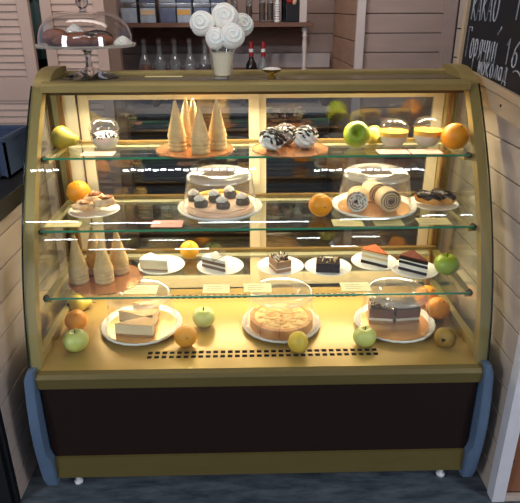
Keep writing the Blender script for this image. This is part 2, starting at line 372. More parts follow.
# ------------------------------------------------------------------ back bar: shelf, canisters, bottles, counter
t = thing('back_counter', 'low bar counter with dark slatted front, seen through the case doors', 'counter', (0, 2.0, 0))
bm = B(); box(bm, -0.70, 0.44, 0.02, 0.28, 0, 0.80)
for i in range(30): box(bm, -0.70, 0.44, 0.0, 0.021, 0.02+i*0.026, 0.036+i*0.026)
mk('cabinet_front', bm, DARKC, t)
bm = B(); box(bm, -0.72, 0.45, -0.03, 0.29, 0.80, 0.83, 0.003); mk('counter_top', bm, PALEW, t)
t = thing('bottle_shelf', 'low shelf board carrying the small flasks behind the case', 'shelf', (0, 2.02, 1.020))
bm = B(); box(bm, -0.66, 0.46, -0.02, 0.28, -0.025, 0, 0.002); mk('shelf_board', bm, SHELFW, t)
for x in (-0.55, -0.05, 0.42):
    bm = B(); box(bm, x-0.012, x+0.012, 0.0, 0.26, -0.189, -0.025); mk('support', bm, SHELFW, t)
t = thing('bar_shelf', 'brown wooden wall shelf carrying tea canisters and glasses', 'shelf', (0, 2.0, 1.277))
bm = B(); box(bm, -0.70, 0.335, -0.01, 0.30, -0.022, 0.0, 0.002); mk('shelf_board', bm, SHELFW, t)
b_ = B(); box(b_, 0.262, 0.30, 2.01, 2.045, 1.278, 1.577); tag(mk('shelf_upright', b_, PALEW), 'pale upright post standing at the right end of the wall shelf', 'post')
bm = B(); box(bm, -0.69, 0.33, 0.285, 0.30, -0.13, -0.022); mk('back_rail', bm, SHELFW, t)
t = thing('shelf_baluster', 'slim turned pale post under the right end of the wall shelf', 'post', (0.295, 2.03, 1.0205))
bm = B(); lathe(bm, [(0.0001, 0), (0.016, 0.0), (0.017, 0.012), (0.010, 0.018), (0.014, 0.034), (0.009, 0.044), (0.012, 0.10), (0.014, 0.15), (0.010, 0.175), (0.015, 0.188), (0.011, 0.198), (0.017, 0.215), (0.017, 0.233), (0.0001, 0.233)], 16)
mk('turned_post', bm, PALEW, t, True)
bm = B(); box(bm, -0.62, 0.47, 2.26, 2.292, 1.0205, 1.10, 0.002); tag(mk('splash_board', bm, PALEW), 'pale grey backsplash board behind the small flasks', 'board')

def canister(x, body, lab, label, z=1.277):
    t = thing('tea_canister', label, 'canister', (x, 2.06, z), group=None)
    b = B(); box(b, -0.042, 0.042, -0.04, 0.04, 0, 0.075, 0.006); mk('canister_body', b, body, t, True)
    b = B(); box(b, -0.044, 0.044, -0.042, 0.042, 0.0755, 0.099, 0.005); mk('lid', b, STEEL, t, True)
    b = B(); box(b, 0.0445, 0.050, -0.045, 0.04, 0, 0.0985); mk('side_frame', b, BLACK, t)
    if lab:
        b = B(); box(b, -0.036, 0.036, -0.0425, -0.0405, 0.04, 0.066); mk('paper_label', b, lab, t)
cx = [-0.655, -0.555, -0.447, -0.362, -0.265, -0.18]
cols = [(TEAB, None, 'blue grey canister at the left end of the wall shelf'), (TEAB, LABC, 'blue grey canister with beige label, second from the left on the shelf'),
        (TEAD, None, 'dark blue canister between the beige-labelled and orange-labelled ones'), (TEAB, LABO, 'blue grey canister with an orange label on the shelf'),
        (TEAD, None, 'dark canister just right of the orange-labelled one'), (TEAB, None, 'grey canister nearest to the white flower-like meringues')]
for x, (bd, lb, tx) in zip(cx, cols): canister(x, bd, lb, tx)
for k, x in enumerate(cx):
    canister(x, (TEAB, TEAD)[k % 2], None, ['upper-tier canister above the left end one', 'upper-tier canister above the beige-labelled one', 'upper-tier canister above the dark blue one',
             'upper-tier canister above the orange-labelled one', 'upper-tier canister right of the one over the orange label', 'upper-tier canister nearest to the white meringues'][k], 1.3775)

FL = ['small glass flask with amber liquid, behind the cake stand rim', 'second small glass flask from the left in the row behind the case', 'third small glass flask from the left in the row behind the case',
      'fourth small glass flask from the left in the row behind the case', 'fifth small glass flask in the row, left of the dark-filled one', 'small glass flask with dark liquid, left of the tumbler of meringues']
def flask(x, liquid, label, cap=None):
    t = thing('glass_flask', label, 'flask', (x, 2.08, 1.021), group='flasks behind the case')
    b = B(); lathe(b, [(0.0001, 0.002), (0.034, 0.002), (0.038, 0.01), (0.036, 0.04), (0.022, 0.075), (0.013, 0.095), (0.012, 0.15), (0.016, 0.155), (0.016, 0.165)], 20); mk('flask_body', b, FGLASS, t, True)
    b = B(); lathe(b, [(0.0001, 0.004), (0.032, 0.004), (0.035, 0.012), (0.034, 0.035), (0.0001, 0.035)], 20); mk('liquid', b, liquid, t, True)
    b = B(); lathe(b, [(0.0001, 0.150), (0.010, 0.150), (0.013, 0.175), (0.0001, 0.178)], 12); mk('stopper', b, cap or SHELFW, t, True)
WTL = mat('grey_liquid', (120, 122, 126), 0.2, noise=0.1)
for k, x in enumerate([-0.60, -0.515, -0.43, -0.345, -0.26, -0.175]): flask(x, (AMB, WTL, WTL, WTL, DKL, DKL)[k], FL[k])
def red_bottle(x, label, col):
    t = thing('sauce_bottle', label, 'bottle', (x, 2.08, 1.021))
    b = B(); lathe(b, [(0.0001, 0), (0.030, 0), (0.032, 0.01), (0.030, 0.035), (0.014, 0.062), (0.012, 0.075), (0.0001, 0.075)], 18); mk('bottle_body', b, col, t, True)
    b = B(); lathe(b, [(0.0001, 0.0755), (0.013, 0.0755), (0.014, 0.10), (0.0001, 0.10)], 14); mk('neck_label', b, REDL, t, True)
    b = B(); lathe(b, [(0.0001, 0.1005), (0.0125, 0.1005), (0.0125, 0.118), (0.0001, 0.118)], 14); mk('neck_band', b, LIDW, t, True)
    b = B(); lathe(b, [(0.0001, 0.1185), (0.013, 0.1185), (0.012, 0.155), (0.0001, 0.157)], 14); mk('bottle_cap', b, REDL, t, True)
red_bottle(0.0, 'red-necked dark bottle just right of the tumbler of meringues', DKL)
red_bottle(0.068, 'red-necked pale bottle, second right of the tumbler of meringues', WTL)
TL = ['tall brownish glass behind the left meringue pop', 'tall glass behind the top meringue pop', 'tall glass just right of the meringue pops', 'tall glass left of the ribbed white bottle', 'dark green tall glass right of the ribbed white bottle']
for k, (x, h, mm_) in enumerate([(-0.09, 0.15, TGLASS), (-0.01, 0.16, TGLASS), (0.062, 0.19, TGLASS), (0.105, 0.19, TGLASS), (0.185, 0.19, glass('dark_glass', (0.25, 0.33, 0.3), 1.5))]):
    t = thing('tall_glass', TL[k], 'glass', (x, 2.07, 1.278))
    b = B(); lathe(b, [(0.0001, 0.002), (0.018, 0.002), (0.021, h), (0.019, h), (0.017, 0.01), (0.0001, 0.008)], 20); mk('glass_body', b, mm_, t, True)
    b = B(); lathe(b, [(0.0001, 0.009), (0.0165, 0.0095), (0.0175, h*0.5), (0.0001, h*0.5)], 20); mk('contents', b, mat('brown_contents', (104, 82, 66), 0.6, noise=0.3, scale=30), t, True)
t = thing('ribbed_bottle', 'small white ribbed bottle among the glasses on the wall shelf', 'bottle', (0.142, 2.03, 1.278))
b = B(); pr_ = [(0.0001, 0), (0.014, 0)]
for i in range(8): pr_ += [(0.016, 0.008+i*0.012), (0.010, 0.014+i*0.012)]
lathe(b, pr_ + [(0.008, 0.11), (0.0001, 0.112)], 16); mk('bottle_body', b, LIDW, t, True)
b = B(); lathe(b, [(0.0001, 0.1125), (0.0085, 0.1125), (0.0085, 0.125), (0.0001, 0.126)], 12); mk('bottle_cap', b, STEEL, t, True)
t = thing('black_box', 'black box with red and cream ornament on the wall shelf, right end', 'box', (0.235, 2.06, 1.278))
b = B(); box(b, -0.045, 0.03, -0.04, 0.04, 0, 0.14, 0.004); mk('box_body', b, BLACK, t)
b = B(); lumpy(b, 0.022, 0.01, 0.024, 0.1, 3, 3, c=(-0.025, -0.046, 0.115)); mk('red_ornament', b, REDL, t, True)
b = B(); lumpy(b, 0.013, 0.008, 0.018, 0.1, 3, 4, c=(-0.002, -0.046, 0.105)); mk('cream_ornament', b, LABC, t, True)

# ------------------------------------------------------------------ blackboard and ledge on the right wall
tilt = 0.081
def on_right(y, z, x=0.67):   # frame: local +x runs towards the viewer along the wall, local +z up, local -y faces the room
    return (x, y, z)
bt = thing('blackboard', 'black chalkboard in a pale wood frame on the right wall', 'blackboard', (0.672, 0.645, 1.165), rot=None)
bt.rotation_euler = Matrix(((0, 1, 0), (-cos(tilt), 0, -sin(tilt)), (-sin(tilt), 0, cos(tilt)))).to_euler()
# local x -> (0,-cos,-sin) ; local y -> (1,0,0) ; local z -> (0,-sin,cos)
W_, H_ = 0.85, 0.75
bm = B(); box(bm, 0.022, W_-0.022, 0.0, 0.010, 0.016, H_-0.022); mk('slate', bm, BOARD, bt)
bm = B(); box(bm, 0, 0.024, -0.010, 0.012, -0.004, H_, 0.002); box(bm, W_-0.024, W_, -0.010, 0.012, -0.004, H_, 0.002)
box(bm, 0.024, W_-0.024, -0.010, 0.012, -0.004, 0.018, 0.002); box(bm, 0.024, W_-0.024, -0.010, 0.012, H_-0.024, H_, 0.002); mk('frame', bm, LIGHTW, bt)
# chalk letters as strokes on a 1x1 cell
def arc(cx, cy, rx, ry, a0, a1, n=12): return [(cx+rx*cos(radians(a0+(a1-a0)*i/n)), cy+ry*sin(radians(a0+(a1-a0)*i/n))) for i in range(n+1)]
G = {
 'К': [[(0, 0), (0.05, 1)], [(0.85, 1.0), (0.1, 0.5), (0.9, 0)]],
 'А': [[(0, 0), (0.4, 1), (0.8, 0.0)], [(0.15, 0.35), (0.7, 0.35)]],
 'О': [arc(0.45, 0.5, 0.42, 0.5, 90, 455, 20)],
 'Г': [[(0.1, 0), (0.1, 1), (0.8, 1.0), (0.8, 0.88)]],
 'о': [arc(0.4, 0.32, 0.34, 0.32, 90, 450, 16)],
 'р': [[(0.1, -0.35), (0.1, 0.64)], arc(0.38, 0.36, 0.3, 0.28, 150, -150, 14)],
 'я': [[(0.75, 0), (0.75, 0.64)], arc(0.48, 0.44, 0.27, 0.2, 60, 300, 12), [(0.5, 0.26), (0.1, 0)]],
 'ч': [[(0.1, 0.64), (0.12, 0.32), (0.65, 0.3)], [(0.7, 0.66), (0.7, 0)]],
 'и': [[(0.1, 0.64), (0.1, 0.05), (0.2, 0), (0.72, 0.62), (0.72, 0)]],
 'й': [[(0.1, 0.64), (0.1, 0.05), (0.2, 0), (0.72, 0.62), (0.72, 0)], [(0.45, 0.86), (0.95, 1.05), (0.98, 1.12)]],
 'ш': [[(0.05, 0.64), (0.08, 0.0), (0.42, 0.02), (0.42, 0.6)], [(0.42, 0.02), (0.8, 0.02), (0.82, 0.66)]],
 'к': [[(0.1, 0), (0.1, 0.66)], [(0.68, 0.66), (0.15, 0.32), (0.75, 0)]],
 'л': [[(0.0, 0.0), (0.2, 0.1), (0.36, 0.64), (0.7, 0.6), (0.72, 0)]],
 'а': [arc(0.36, 0.3, 0.3, 0.3, 60, 360, 14), [(0.68, 0.62), (0.7, 0)]],
 'д': [[(0.1, -0.15), (0.08, 0.02), (0.82, 0.0), (0.84, -0.16)], [(0.2, 0.02), (0.42, 0.66), (0.68, 0.62), (0.7, 0.02)]],
 '1': [[(0.15, 0.72), (0.45, 1), (0.45, 0)]],
 '5': [[(0.8, 1), (0.2, 1), (0.15, 0.58)] + arc(0.42, 0.3, 0.36, 0.3, 110, -150, 12)],
 '0': [arc(0.4, 0.5, 0.34, 0.5, 90, 450, 18)],
 '6': [[(0.7, 0.98), (0.3, 0.72), (0.12, 0.35)] + arc(0.42, 0.28, 0.3, 0.28, 170, -190, 14)],
 '9': [arc(0.42, 0.7, 0.3, 0.28, 0, 360, 14) + [(0.7, 0.5), (0.5, 0.0)]],
}
def write(text, u0, v0, lw, lh, name, label, slope=0.0, adv=1.12, r=0.0020):
    b = B()
    for i, ch in enumerate(text):
        if ch == ' ': continue
        for st in G[ch]:
            pts = [(u0 + (i*adv + x)*lw, -0.0012, v0 + y*lh + i*adv*lw*slope) for x, y in st]
            tube(b, pts, r, 6)
    o = mk(name, b, CHALK, bt, 'all'); o['label'] = label; return o
# board-local coordinates: u = distance towards viewer from the far edge, v = height above lower frame
def uv(y, z):
    dy, dz = y-0.645, z-1.165
    return (-cos(tilt)*dy - sin(tilt)*dz, -sin(tilt)*dy + cos(tilt)*dz)
u, v = uv(0.580, 1.318); write('КАКАО', u, v, 0.036, 0.075, 'chalk_writing', 'chalk word at the top of the board', 0.08)
u, v = uv(0.285, 1.325); write('150', u, v, 0.050, 0.075, 'chalk_price', 'chalk price in the upper row', 0.05)
u, v = uv(0.592, 1.208); write('Горячий', u, v, 0.031, 0.090, 'chalk_writing', 'chalk word in the middle of the board', 0.075)
u, v = uv(0.300, 1.213); write('169', u, v, 0.042, 0.066, 'chalk_price', 'chalk price in the lower row', 0.0)
u, v = uv(0.472, 1.168); write('шоколад', u, v, 0.027, 0.058, 'chalk_writing', 'chalk word in the lowest row', 0.08)
b = B(); u, v = uv(0.23, 1.197); tube(b, [(u+i*0.012, -0.0012, v+0.006*sin(i*0.9)) for i in range(8)], 0.002, 6); mk('chalk_squiggle', b, CHALK, bt, 'all')
t = thing('wall_ledge', 'pale pine plank fixed along the right wall under the blackboard', 'plank', (0.6695, 0.60, 1.105))
t.rotation_euler = bt.rotation_euler
bm = B(); box(bm, 0, 0.85, -0.004, 0.018, 0.0, 0.050, 0.003); mk('plank', bm, LIGHTW, t)
for x in (0.19, 0.34, 0.6):
    bm = B(); lathe(bm, [(0.0001, 0), (0.004, 0), (0.004, 0.002), (0.0001, 0.003)], 10, mtx=Matrix.Translation((x, -0.004, 0.028)) @ Matrix.Rotation(radians(90), 4, 'X')); mk('screw', bm, STEM, t)
t = thing('wooden_crate', 'brown wooden box right of the white post at the right edge', 'box', (0.724, -0.048, 0.019))
bm = B(); box(bm, 0, 0.26, 0.0, 0.22, 0, 0.70, 0.003); mk('box_body', bm, BOXW, t)
bm = B(); box(bm, 0.016, 0.27, -0.012, 0.0, 0.30, 0.62, 0.002); mk('black_plate', bm, BLACK, t)
for zz in (0.12, 0.5):
    bm = B(); lathe(bm, [(0.0001, 0), (0.004, 0), (0.0035, 0.002), (0.0001, 0.003)], 10, mtx=Matrix.Translation((0.010, -0.0005, zz)) @ Matrix.Rotation(radians(90), 4, 'X')); mk('screw', bm, STEM, t)

# ------------------------------------------------------------------ THE DISPLAY CASE
def gy(z): return 0.013 + 0.13*(z-0.44) + 0.5*(z-0.44)**2
case = thing('display_case', 'golden refrigerated pastry display case with curved glass front', 'display case', (0, 0, 0))
# base
bm = B(); box(bm, -0.612, 0.612, 0.012, 0.56, 0.07, 0.425); mk('base_cabinet', bm, mat('dark_carcass', (24, 20, 18), 0.7, noise=0.1), case)
bm = B(); box(bm, -0.612, 0.612, 0.004, 0.0119, 0.142, 0.384, 0.001); mk('front_panel', bm, BROWN, case)
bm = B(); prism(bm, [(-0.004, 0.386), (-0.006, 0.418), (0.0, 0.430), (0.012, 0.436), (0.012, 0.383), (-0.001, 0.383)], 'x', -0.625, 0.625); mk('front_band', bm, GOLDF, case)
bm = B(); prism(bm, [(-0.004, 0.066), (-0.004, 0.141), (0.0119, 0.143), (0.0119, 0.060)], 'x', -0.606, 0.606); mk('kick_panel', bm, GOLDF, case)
# corner bumpers
for s in (-1, 1):
    bm = B()
    pr_ = []; N_ = 16
    # outline seen from the front: outer edge x=.65, inner edge .617 above the foot, wider foot
    outer = []; inner = []
    for i in range(N_+1):
        z = 0.045 + 0.40*i/N_
        bow = -0.016*sin(pi*min(1, (z-0.045)/0.40))
        xo = 0.648 + 0.004*sin(pi*(z-0.045)/0.40); xi = 0.619 if z > 0.15 else 0.607
        if i == N_: xo -= 0.010
        if i == 0: xo -= 0.006
        b0 = bmesh.new
        outer.append((xo, z, bow)); inner.append((xi, z, bow))
    rings = []
    for (xo, z, bow), (xi, _, _) in zip(outer, inner):
        yf = -0.012 + bow; yb = 0.10
        r_ = 0.008
        rings.append([bm.verts.new((s*a, b_, z)) for a, b_ in ((xi, yb), (xi, yf+r_), (xi+r_*0.3, yf+r_*0.3), (xi+r_, yf), (xo-r_, yf), (xo-r_*0.3, yf+r_*0.3), (xo, yf+r_), (xo, yb))])
    for a, c in zip(rings, rings[1:]):
        for k in range(8): bm.faces.new((a[k], a[(k+1) % 8], c[(k+1) % 8], c[k]))
    bm.faces.new(rings[0][::-1]); bm.faces.new(rings[-1])
    # remove overlap with the band by keeping it outside x=.625 near the top is handled by the inner edge
    mk('corner_bumper', bm, BUMP, case, True)
for s in (-1, 1):
    for y in (0.045, 0.5):
        bm = B(); lathe(bm, [(0.0001, 0.0), (0.012, 0.0), (0.014, 0.006), (0.008, 0.012), (0.007, 0.072), (0.0001, 0.072)], 14, mtx=Matrix.Translation((s*0.565, y, 0))); mk('levelling_foot', bm, LIDW, case, True)
# deck with air slots
xs = [-0.62]; ncol = 32; x = -0.328; 
edges_x = []
for i in range(ncol): edges_x += [x+0.0035, x+0.0175]; x += 0.021
xs = [-0.62] + edges_x + [0.62]
ys = [0.012, 0.064, 0.078, 0.086, 0.100, 0.425, 0.434, 0.446, 0.455, 0.50]
hole_rows = {1, 3, 5, 7}
bm = B()
for j in range(len(ys)-1):
    if j in hole_rows:
        for i in range(0, len(xs)-1, 2): box(bm, xs[i], xs[i+1], ys[j], ys[j+1], 0.4345, 0.436)
    else: box(bm, xs[0], xs[-1], ys[j], ys[j+1], 0.4345, 0.436)
mk('deck', bm, GOLDDECK, case)
bm = B(); box(bm, -0.6, 0.6, 0.03, 0.49, 0.4252, 0.4262); mk('slot_void', bm, BLACKV, case)  # black sheet below the slots, painting in the darkness inside them
# curved end frames (gold) with glass panes in them
def strip(yi, yo_, x0, x1, z0, z1, n=28):
    b = B(); rings = []
    for i in range(n+1):
        z = z0 + (z1-z0)*i/n; y = gy(z)
        rings.append([b.verts.new(p) for p in ((x0, y+yo_, z), (x1, y+yo_, z), (x1, y+yi, z), (x0, y+yi, z))])
    for a, c in zip(rings, rings[1:]):
        for k in range(4): b.faces.new((a[k], a[(k+1) % 4], c[(k+1) % 4], c[k]))
    b.faces.new(rings[0][::-1]); b.faces.new(rings[-1]); return b
for s in (-1, 1):
    # arch: front curve and then over the top to the rear
    path = [(gy(0.437+i*(1.150-0.437)/30), 0.437+i*(1.150-0.437)/30) for i in range(31)]
    path += [(0.372, 1.166), (0.395, 1.180), (0.425, 1.190), (0.46, 1.196), (0.50, 1.197), (0.55, 1.195)]
    b = B(); rings = []
    for i, (y, z) in enumerate(path):
        a = path[max(i-1, 0)]; c = path[min(i+1, len(path)-1)]
        ty, tz = c[0]-a[0], c[1]-a[1]; L = math.hypot(ty, tz); ny, nz = tz/L, -ty/L   # inward normal (rearwards/down)
        o_, i_ = 0.0045, 0.034
        if i > 30: wd = 0.588
        else: wd = 0.606
        rings.append([b.verts.new((s*X_, y+ny*q, z+nz*q)) for X_, q in ((0.634, o_), (wd, o_), (wd, i_), (0.634, i_))])
    for a, c in zip(rings, rings[1:]):
        for k in range(4): b.faces.new((a[k], a[(k+1) % 4], c[(k+1) % 4], c[k]))
    b.faces.new(rings[0][::-1]); b.faces.new(rings[-1])
    bmesh.ops.bevel(b, geom=[e for e in b.edges if len(e.link_faces) == 2 and e.calc_face_angle(0) > 1.0], offset=0.004, segments=2, affect='EDGES')
    mk('end_frame', b, GOLD, case, True)
    # side glass pane
    b = B(); poly = [(gy(0.44+i*0.7/20)+0.032, 0.44+i*0.7/20) for i in range(21)] + [(0.41, 1.165), (0.50, 1.175), (0.50, 0.44)]
    prism(b, poly, 'x', s*0.622, s*0.626); mk('side_glass', b, GSIDE, case)
    bm = B(); box(bm, min(s*0.600, s*0.634), max(s*0.600, s*0.634), 0.50, 0.545, 0.437, 1.19, 0.003); mk('rear_post', bm, GOLD, case)
    bm = B(); box(bm, min(s*0.612, s*0.634), max(s*0.612, s*0.634), 0.045, 0.50, 0.437, 0.462, 0.003); mk('side_rail', bm, GOLD, case)
# curved front glass
b = strip(0.0035, 0.0, -0.634, 0.634, 0.4375, 1.150); mk('front_glass', b, GCURVE, case, True)
for s in (-1, 1):
    b = strip(0.0045, -0.001, s*0.6345, s*0.638, 0.4375, 1.153); mk('glass_edge', b, EDGED, case, True)
# top rails and top glass
bm = B(); prism(bm, [(0.338, 1.137), (0.336, 1.155), (0.341, 1.162), (0.352, 1.164), (0.372, 1.164), (0.372, 1.137)], 'x', -0.605, 0.605); mk('top_front_rail', bm, GOLD, case)
bm = B(); prism(bm, [(0.372, 1.125), (0.372, 1.138), (0.385, 1.138), (0.385, 1.125)], 'x', -0.60, 0.60); mk('lamp_cover', bm, mat('dark_bronze', (84, 62, 30), 0.5, 0.3, noise=0.1), case)
bm = B(); box(bm, -0.600, 0.600, 0.505, 0.55, 1.145, 1.176, 0.004); mk('top_back_rail', bm, GOLD, case)
bm = B(); box(bm, -0.588, 0.588, 0.374, 0.506, 1.158, 1.166); mk('top_panel', bm, mat('top_panel_grey_gold', (120, 106, 76), 0.25, 0.3, noise=0.08), case)
bm = B(); box(bm, -0.575, 0.575, 0.388, 0.42, 1.1365, 1.157, 0.002); mk('lamp_housing', bm, CREAM, case)
bm = B(); box(bm, -0.57, 0.57, 0.391, 0.417, 1.1345, 1.1362); mk('lamp_tube', bm, emit('warm_tube', (1.0, 0.80, 0.48), 10), case)
# rear sliding doors
def door(x0, x1, y, z0, z1, lab, fw=0.034):
    b = B(); box(b, x0, x0+fw, y, y+0.016, z0, z1, 0.002); box(b, x1-fw, x1, y, y+0.016, z0, z1, 0.002)
    box(b, x0+fw, x1-fw, y, y+0.016, z1-0.026, z1, 0.002); box(b, x0+fw, x1-fw, y, y+0.016, z0, z0+0.045, 0.002)
    o = mk('sliding_door', b, CREAM, case); o['label'] = lab
    b = B(); box(b, x0+fw, x1-fw, y+0.006, y+0.010, z0+0.045, z1-0.026); mk('door_glass', b, GBACK, o)
door(-0.556, 0.010, 0.505, 0.4375, 1.118, 'left sliding glass door of cream aluminium')
door(-0.002, 0.598, 0.524, 0.4375, 1.118, 'right sliding glass door of cream aluminium')
bm = B(); box(bm, -0.600, -0.558, 0.50, 0.524, 0.4375, 1.144, 0.002); mk('door_jamb', bm, CREAM, case)
bm = B(); box(bm, -0.600, 0.600, 0.500, 0.545, 1.119, 1.1445, 0.002); mk('door_track', bm, CREAM, case)
bm = B(); box(bm, -0.5575, -0.5545, 0.4975, 0.504, 0.4375, 1.118); mk('door_gasket', bm, STEM, case)
for s_ in (-1, 1):
    bm = B(); box(bm, min(s_*0.601, s_*0.612), max(s_*0.601, s_*0.612), 0.485, 0.4995, 0.4375, 1.144, 0.001); mk('post_trim', bm, mat('bronze_trim', (120, 84, 40), 0.4, 0.3, noise=0.1), case)
# three glass shelves
SH = [(0.976, 0.240, 0.592), (0.801, 0.138, 0.592), (0.612, 0.108, 0.598)]
for z, y0, hx in SH:
    b = B(); box(b, -hx, hx, y0, 0.430, z-0.006, z); o = mk('glass_shelf', b, GSHELF, case)
    b = B(); box(b, -hx, hx, y0-0.0012, y0-0.0002, z-0.006, z); mk('polished_edge', b, EDGE, o)
    b = B(); box(b, -0.60, 0.60, 0.431, 0.446, z-0.010, z+0.004, 0.002); mk('shelf_rear_rail', b, mat('bronze_rail', (140, 112, 62), 0.4, 0.3, noise=0.1), o)
    for s in (-1, 1):
        b = B(); box(b, min(s*(hx-0.012), s*(hx+0.010)), max(s*(hx-0.012), s*(hx+0.010)), y0+0.01, 0.43, z-0.020, z-0.0065, 0.002); mk('shelf_bracket', b, GOLD, o)
        b = B(); lathe(b, [(0.0001, 0), (0.007, 0), (0.008, 0.004), (0.008, 0.014), (0.0001, 0.016)], 12, mtx=Matrix.Translation((s*(hx+0.002), y0+0.004, z-0.006)) @ Matrix.Rotation(radians(-90), 4, 'X')); mk('shelf_pin', b, STEM, o, True)
for zl in (0.598, 0.787, 0.962):
    b = B(); box(b, -0.57, 0.57, 0.404, 0.4305, zl-0.003, zl+0.006, 0.001); mk('added_shelf_strip', b, CREAM, case)  # invented housings for the lights under the shelves

# ------------------------------------------------------------------ makers for the goods
def apple(loc, r, m, label, name='green_apple', cat='apple', tip=(0, 0), squash=0.9, group=None):
    t = thing(name, label, cat, (loc[0], loc[1], loc[2]), group=group)
    t.rotation_euler = (tip[0], tip[1], rnd.random()*2 if tip == (0, 0) else 0)
    if tip != (0, 0): t.location = (loc[0], loc[1], loc[2]+r*0.97); off = -r*squash
    else: off = 0
    pr = []
    for i in range(25):
        a = -pi/2 + pi*i/24; rr = r*cos(a)*(1+0.05*sin(a)); z = r*squash*sin(a)
        dip = (0.62 if name == 'quince' else 0.26)*r*math.exp(-(rr/((0.34 if name == 'quince' else 0.30)*r))**2) if a > 0 else -0.12*r*math.exp(-(rr/(0.3*r))**2)
        pr.append((max(rr, 0.0001), z - dip + r*squash + off - 0.0*r))
    mn = min(p[1] for p in pr)
    if tip == (0, 0): pr = [(a, b_-mn) for a, b_ in pr]
    b = B(); lathe(b, pr, 32, lambda a, i: 1+0.018*cos(5*a)*(1 if i < 12 else 0.4)); mk('fruit_body', b, m, t, 'all')
    if name == 'quince': return t
    zt = pr[-1][1]; b = B(); tube(b, [(0, 0, zt+0.001), (0.001, 0, zt+0.2*r), (0.002, 0.001, zt+0.36*r)], 0.0015, 6); mk('stem', b, STEM, t, True)
    return t
def orange(loc, r, label, m=None, name='orange', cat='orange', sq=0.97, tip=0.5):
    t = thing(name, label, cat, loc)
    b = B(); lumpy(b, r, r, r*sq, 0.012, 1.5, rnd.random()*9, 32, c=(0, 0, r*sq)); mk('fruit_body', b, m or ORANGE, t, 'all')
    b = B(); a = tip; d = Vector((0.25, -sin(a), cos(a))).normalized(); p = d*r*0.985
    lathe(b, [(0.0001, 0.0015), (0.0025, 0.001), (0.003, -0.001)], 8, mtx=Matrix.Translation((p.x, p.y, p.z+r*sq)) @ d.to_track_quat('Z', 'Y').to_matrix().to_4x4()); mk('stem_button', b, mat('stem_scar', (120, 120, 50), 0.8, noise=0.1), t, True)
    return t
def pear(loc, L, r, m, label, yaw=0.0, lying=True):
    t = thing('pear', label, 'pear', loc, yaw)
    pr = [(0.0001, 0.004)]
    for i in range(1, 24):
        u = i/24; w = math.sqrt(max(0, 1-((u-0.36)/0.37)**2)) if u < 0.36 else None
        k = r*(math.sin(pi*min(u/0.72, 1))**0.55 if u < 0.36 else (0.46 + 0.54*(0.5+0.5*cos(pi*min(1, (u-0.36)/0.56))))*(1 if u < 0.9 else math.sqrt(max(0.0, 1-((u-0.9)/0.1)**2))))
        pr.append((max(k, 0.0005), L*u))
    pr.append((0.0001, L*0.99))
    mx = Matrix.Translation((0, 0, 0))
    if lying: mx = Matrix.Translation((-L*0.40, 0, r)) @ Matrix.Rotation(radians(90+9), 4, 'Y')
    b = B(); lathe(b, pr, 28, mtx=mx); mk('fruit_body', b, m, t, 'all')
    b = B(); tube(b, [mx @ Vector(p) for p in ((0, 0, L*0.97), (0.001, 0.002, L*1.06), (0.004, 0.004, L*1.14))], 0.0016, 6); mk('stem', b, STEM, t, True)
    b = B(); lathe(b, [(0.0001, 0.002), (0.005, -0.001), (0.006, 0.003)], 8, lambda a, i: 1+0.3*cos(5*a), mtx=mx); mk('calyx', b, STEM, t, True)
    return t
def plate(loc, r, label, name='small_plate', group=None, m=None):
    t = thing(name, label, 'plate', loc, group=group)
    b = B(); lathe(b, [(0.0001, 0.0012), (r*0.60, 0.0012), (r*0.66, 0.0), (r*0.70, 0.0015), (r*0.97, 0.0085), (r, 0.010), (r*0.985, 0.0112), (r*0.70, 0.0045), (r*0.60, 0.0035), (0.0001, 0.0035)], 48); mk('dish', b, m or WHITEP, t, True)
    return t
def cone(x, y, z, h, r, label, group):
    t = thing('wafer_cone', label, 'wafer cone', (x, y, z), group=group)
    b = B(); pr = [(0.0001, 0.0005), (r*0.93, 0.0)]
    for i in range(3): pr += [(r*0.99, 0.003+i*0.011), (r*1.0, 0.007+i*0.011), (r*0.93, 0.0115+i*0.011)]
    z0 = 0.036
    for i in range(1, 22):
        u = i/22; rr = r*0.92*(1-u)+0.003; pr += [(rr*1.02, z0+(h-z0)*u), (rr*0.985, z0+(h-z0)*u+0.002)]
    pr += [(0.0001, h)]
    lathe(b, pr, 28); mk('cone_body', b, WAFER, t, True)
    b = B(); n = 5*40; pts = []
    for i in range(n+1):
        u = i/n; rr = (r*0.93*(1-u)+0.003); a = u*2*pi*6; pts.append((rr*cos(a), rr*sin(a), z0+(h-z0)*u))
    tube(b, pts, 0.0009, 4); mk('wrapped_seam', b, WAFER, t, 'all')
def disc(loc, r, label, m=FOIL):
    t = thing('foil_board', label, 'cake board', loc)
    b = B(); lathe(b, [(0.0001, 0), (r, 0), (r, 0.0022), (0.0001, 0.0025)], 56, lambda a, i: 1+0.004*cos(40*a)); mk('board_disc', b, m, t, True)
    b = B(); lathe(b, [(r*0.985, 0.0024), (r*1.003, 0.0024), (r*1.003, 0.0034), (r*0.985, 0.0034)], 56, lambda a, i: 1+0.004*cos(40*a)); mk('raised_rim', b, m, t, True)
def rosette(b, r, h, c=(0, 0, 0), n=9, tw=2.2, seg=54):
    pr = []
    for i in range(14):
        u = i/13; pr.append((max(0.0001, r*(cos(u*pi/2)**0.75)*(0.82+0.18*min(1, u*5))), h*u))
    q = bmesh.new(); rings = []
    for i, (rr, z) in enumerate(pr):
        rings.append([q.verts.new((rr*(1+0.14*cos(n*(2*pi*k/seg + z/h*tw)))*cos(2*pi*k/seg)+c[0], rr*(1+0.14*cos(n*(2*pi*k/seg + z/h*tw)))*sin(2*pi*k/seg)+c[1], z+c[2])) for k in range(seg)])
    for a, d in zip(rings, rings[1:]):
        for k in range(seg): q.faces.new((a[k], a[(k+1) % seg], d[(k+1) % seg], d[k]))
    q.faces.new(rings[0][::-1]); q.faces.new(rings[-1]); join(b, q)
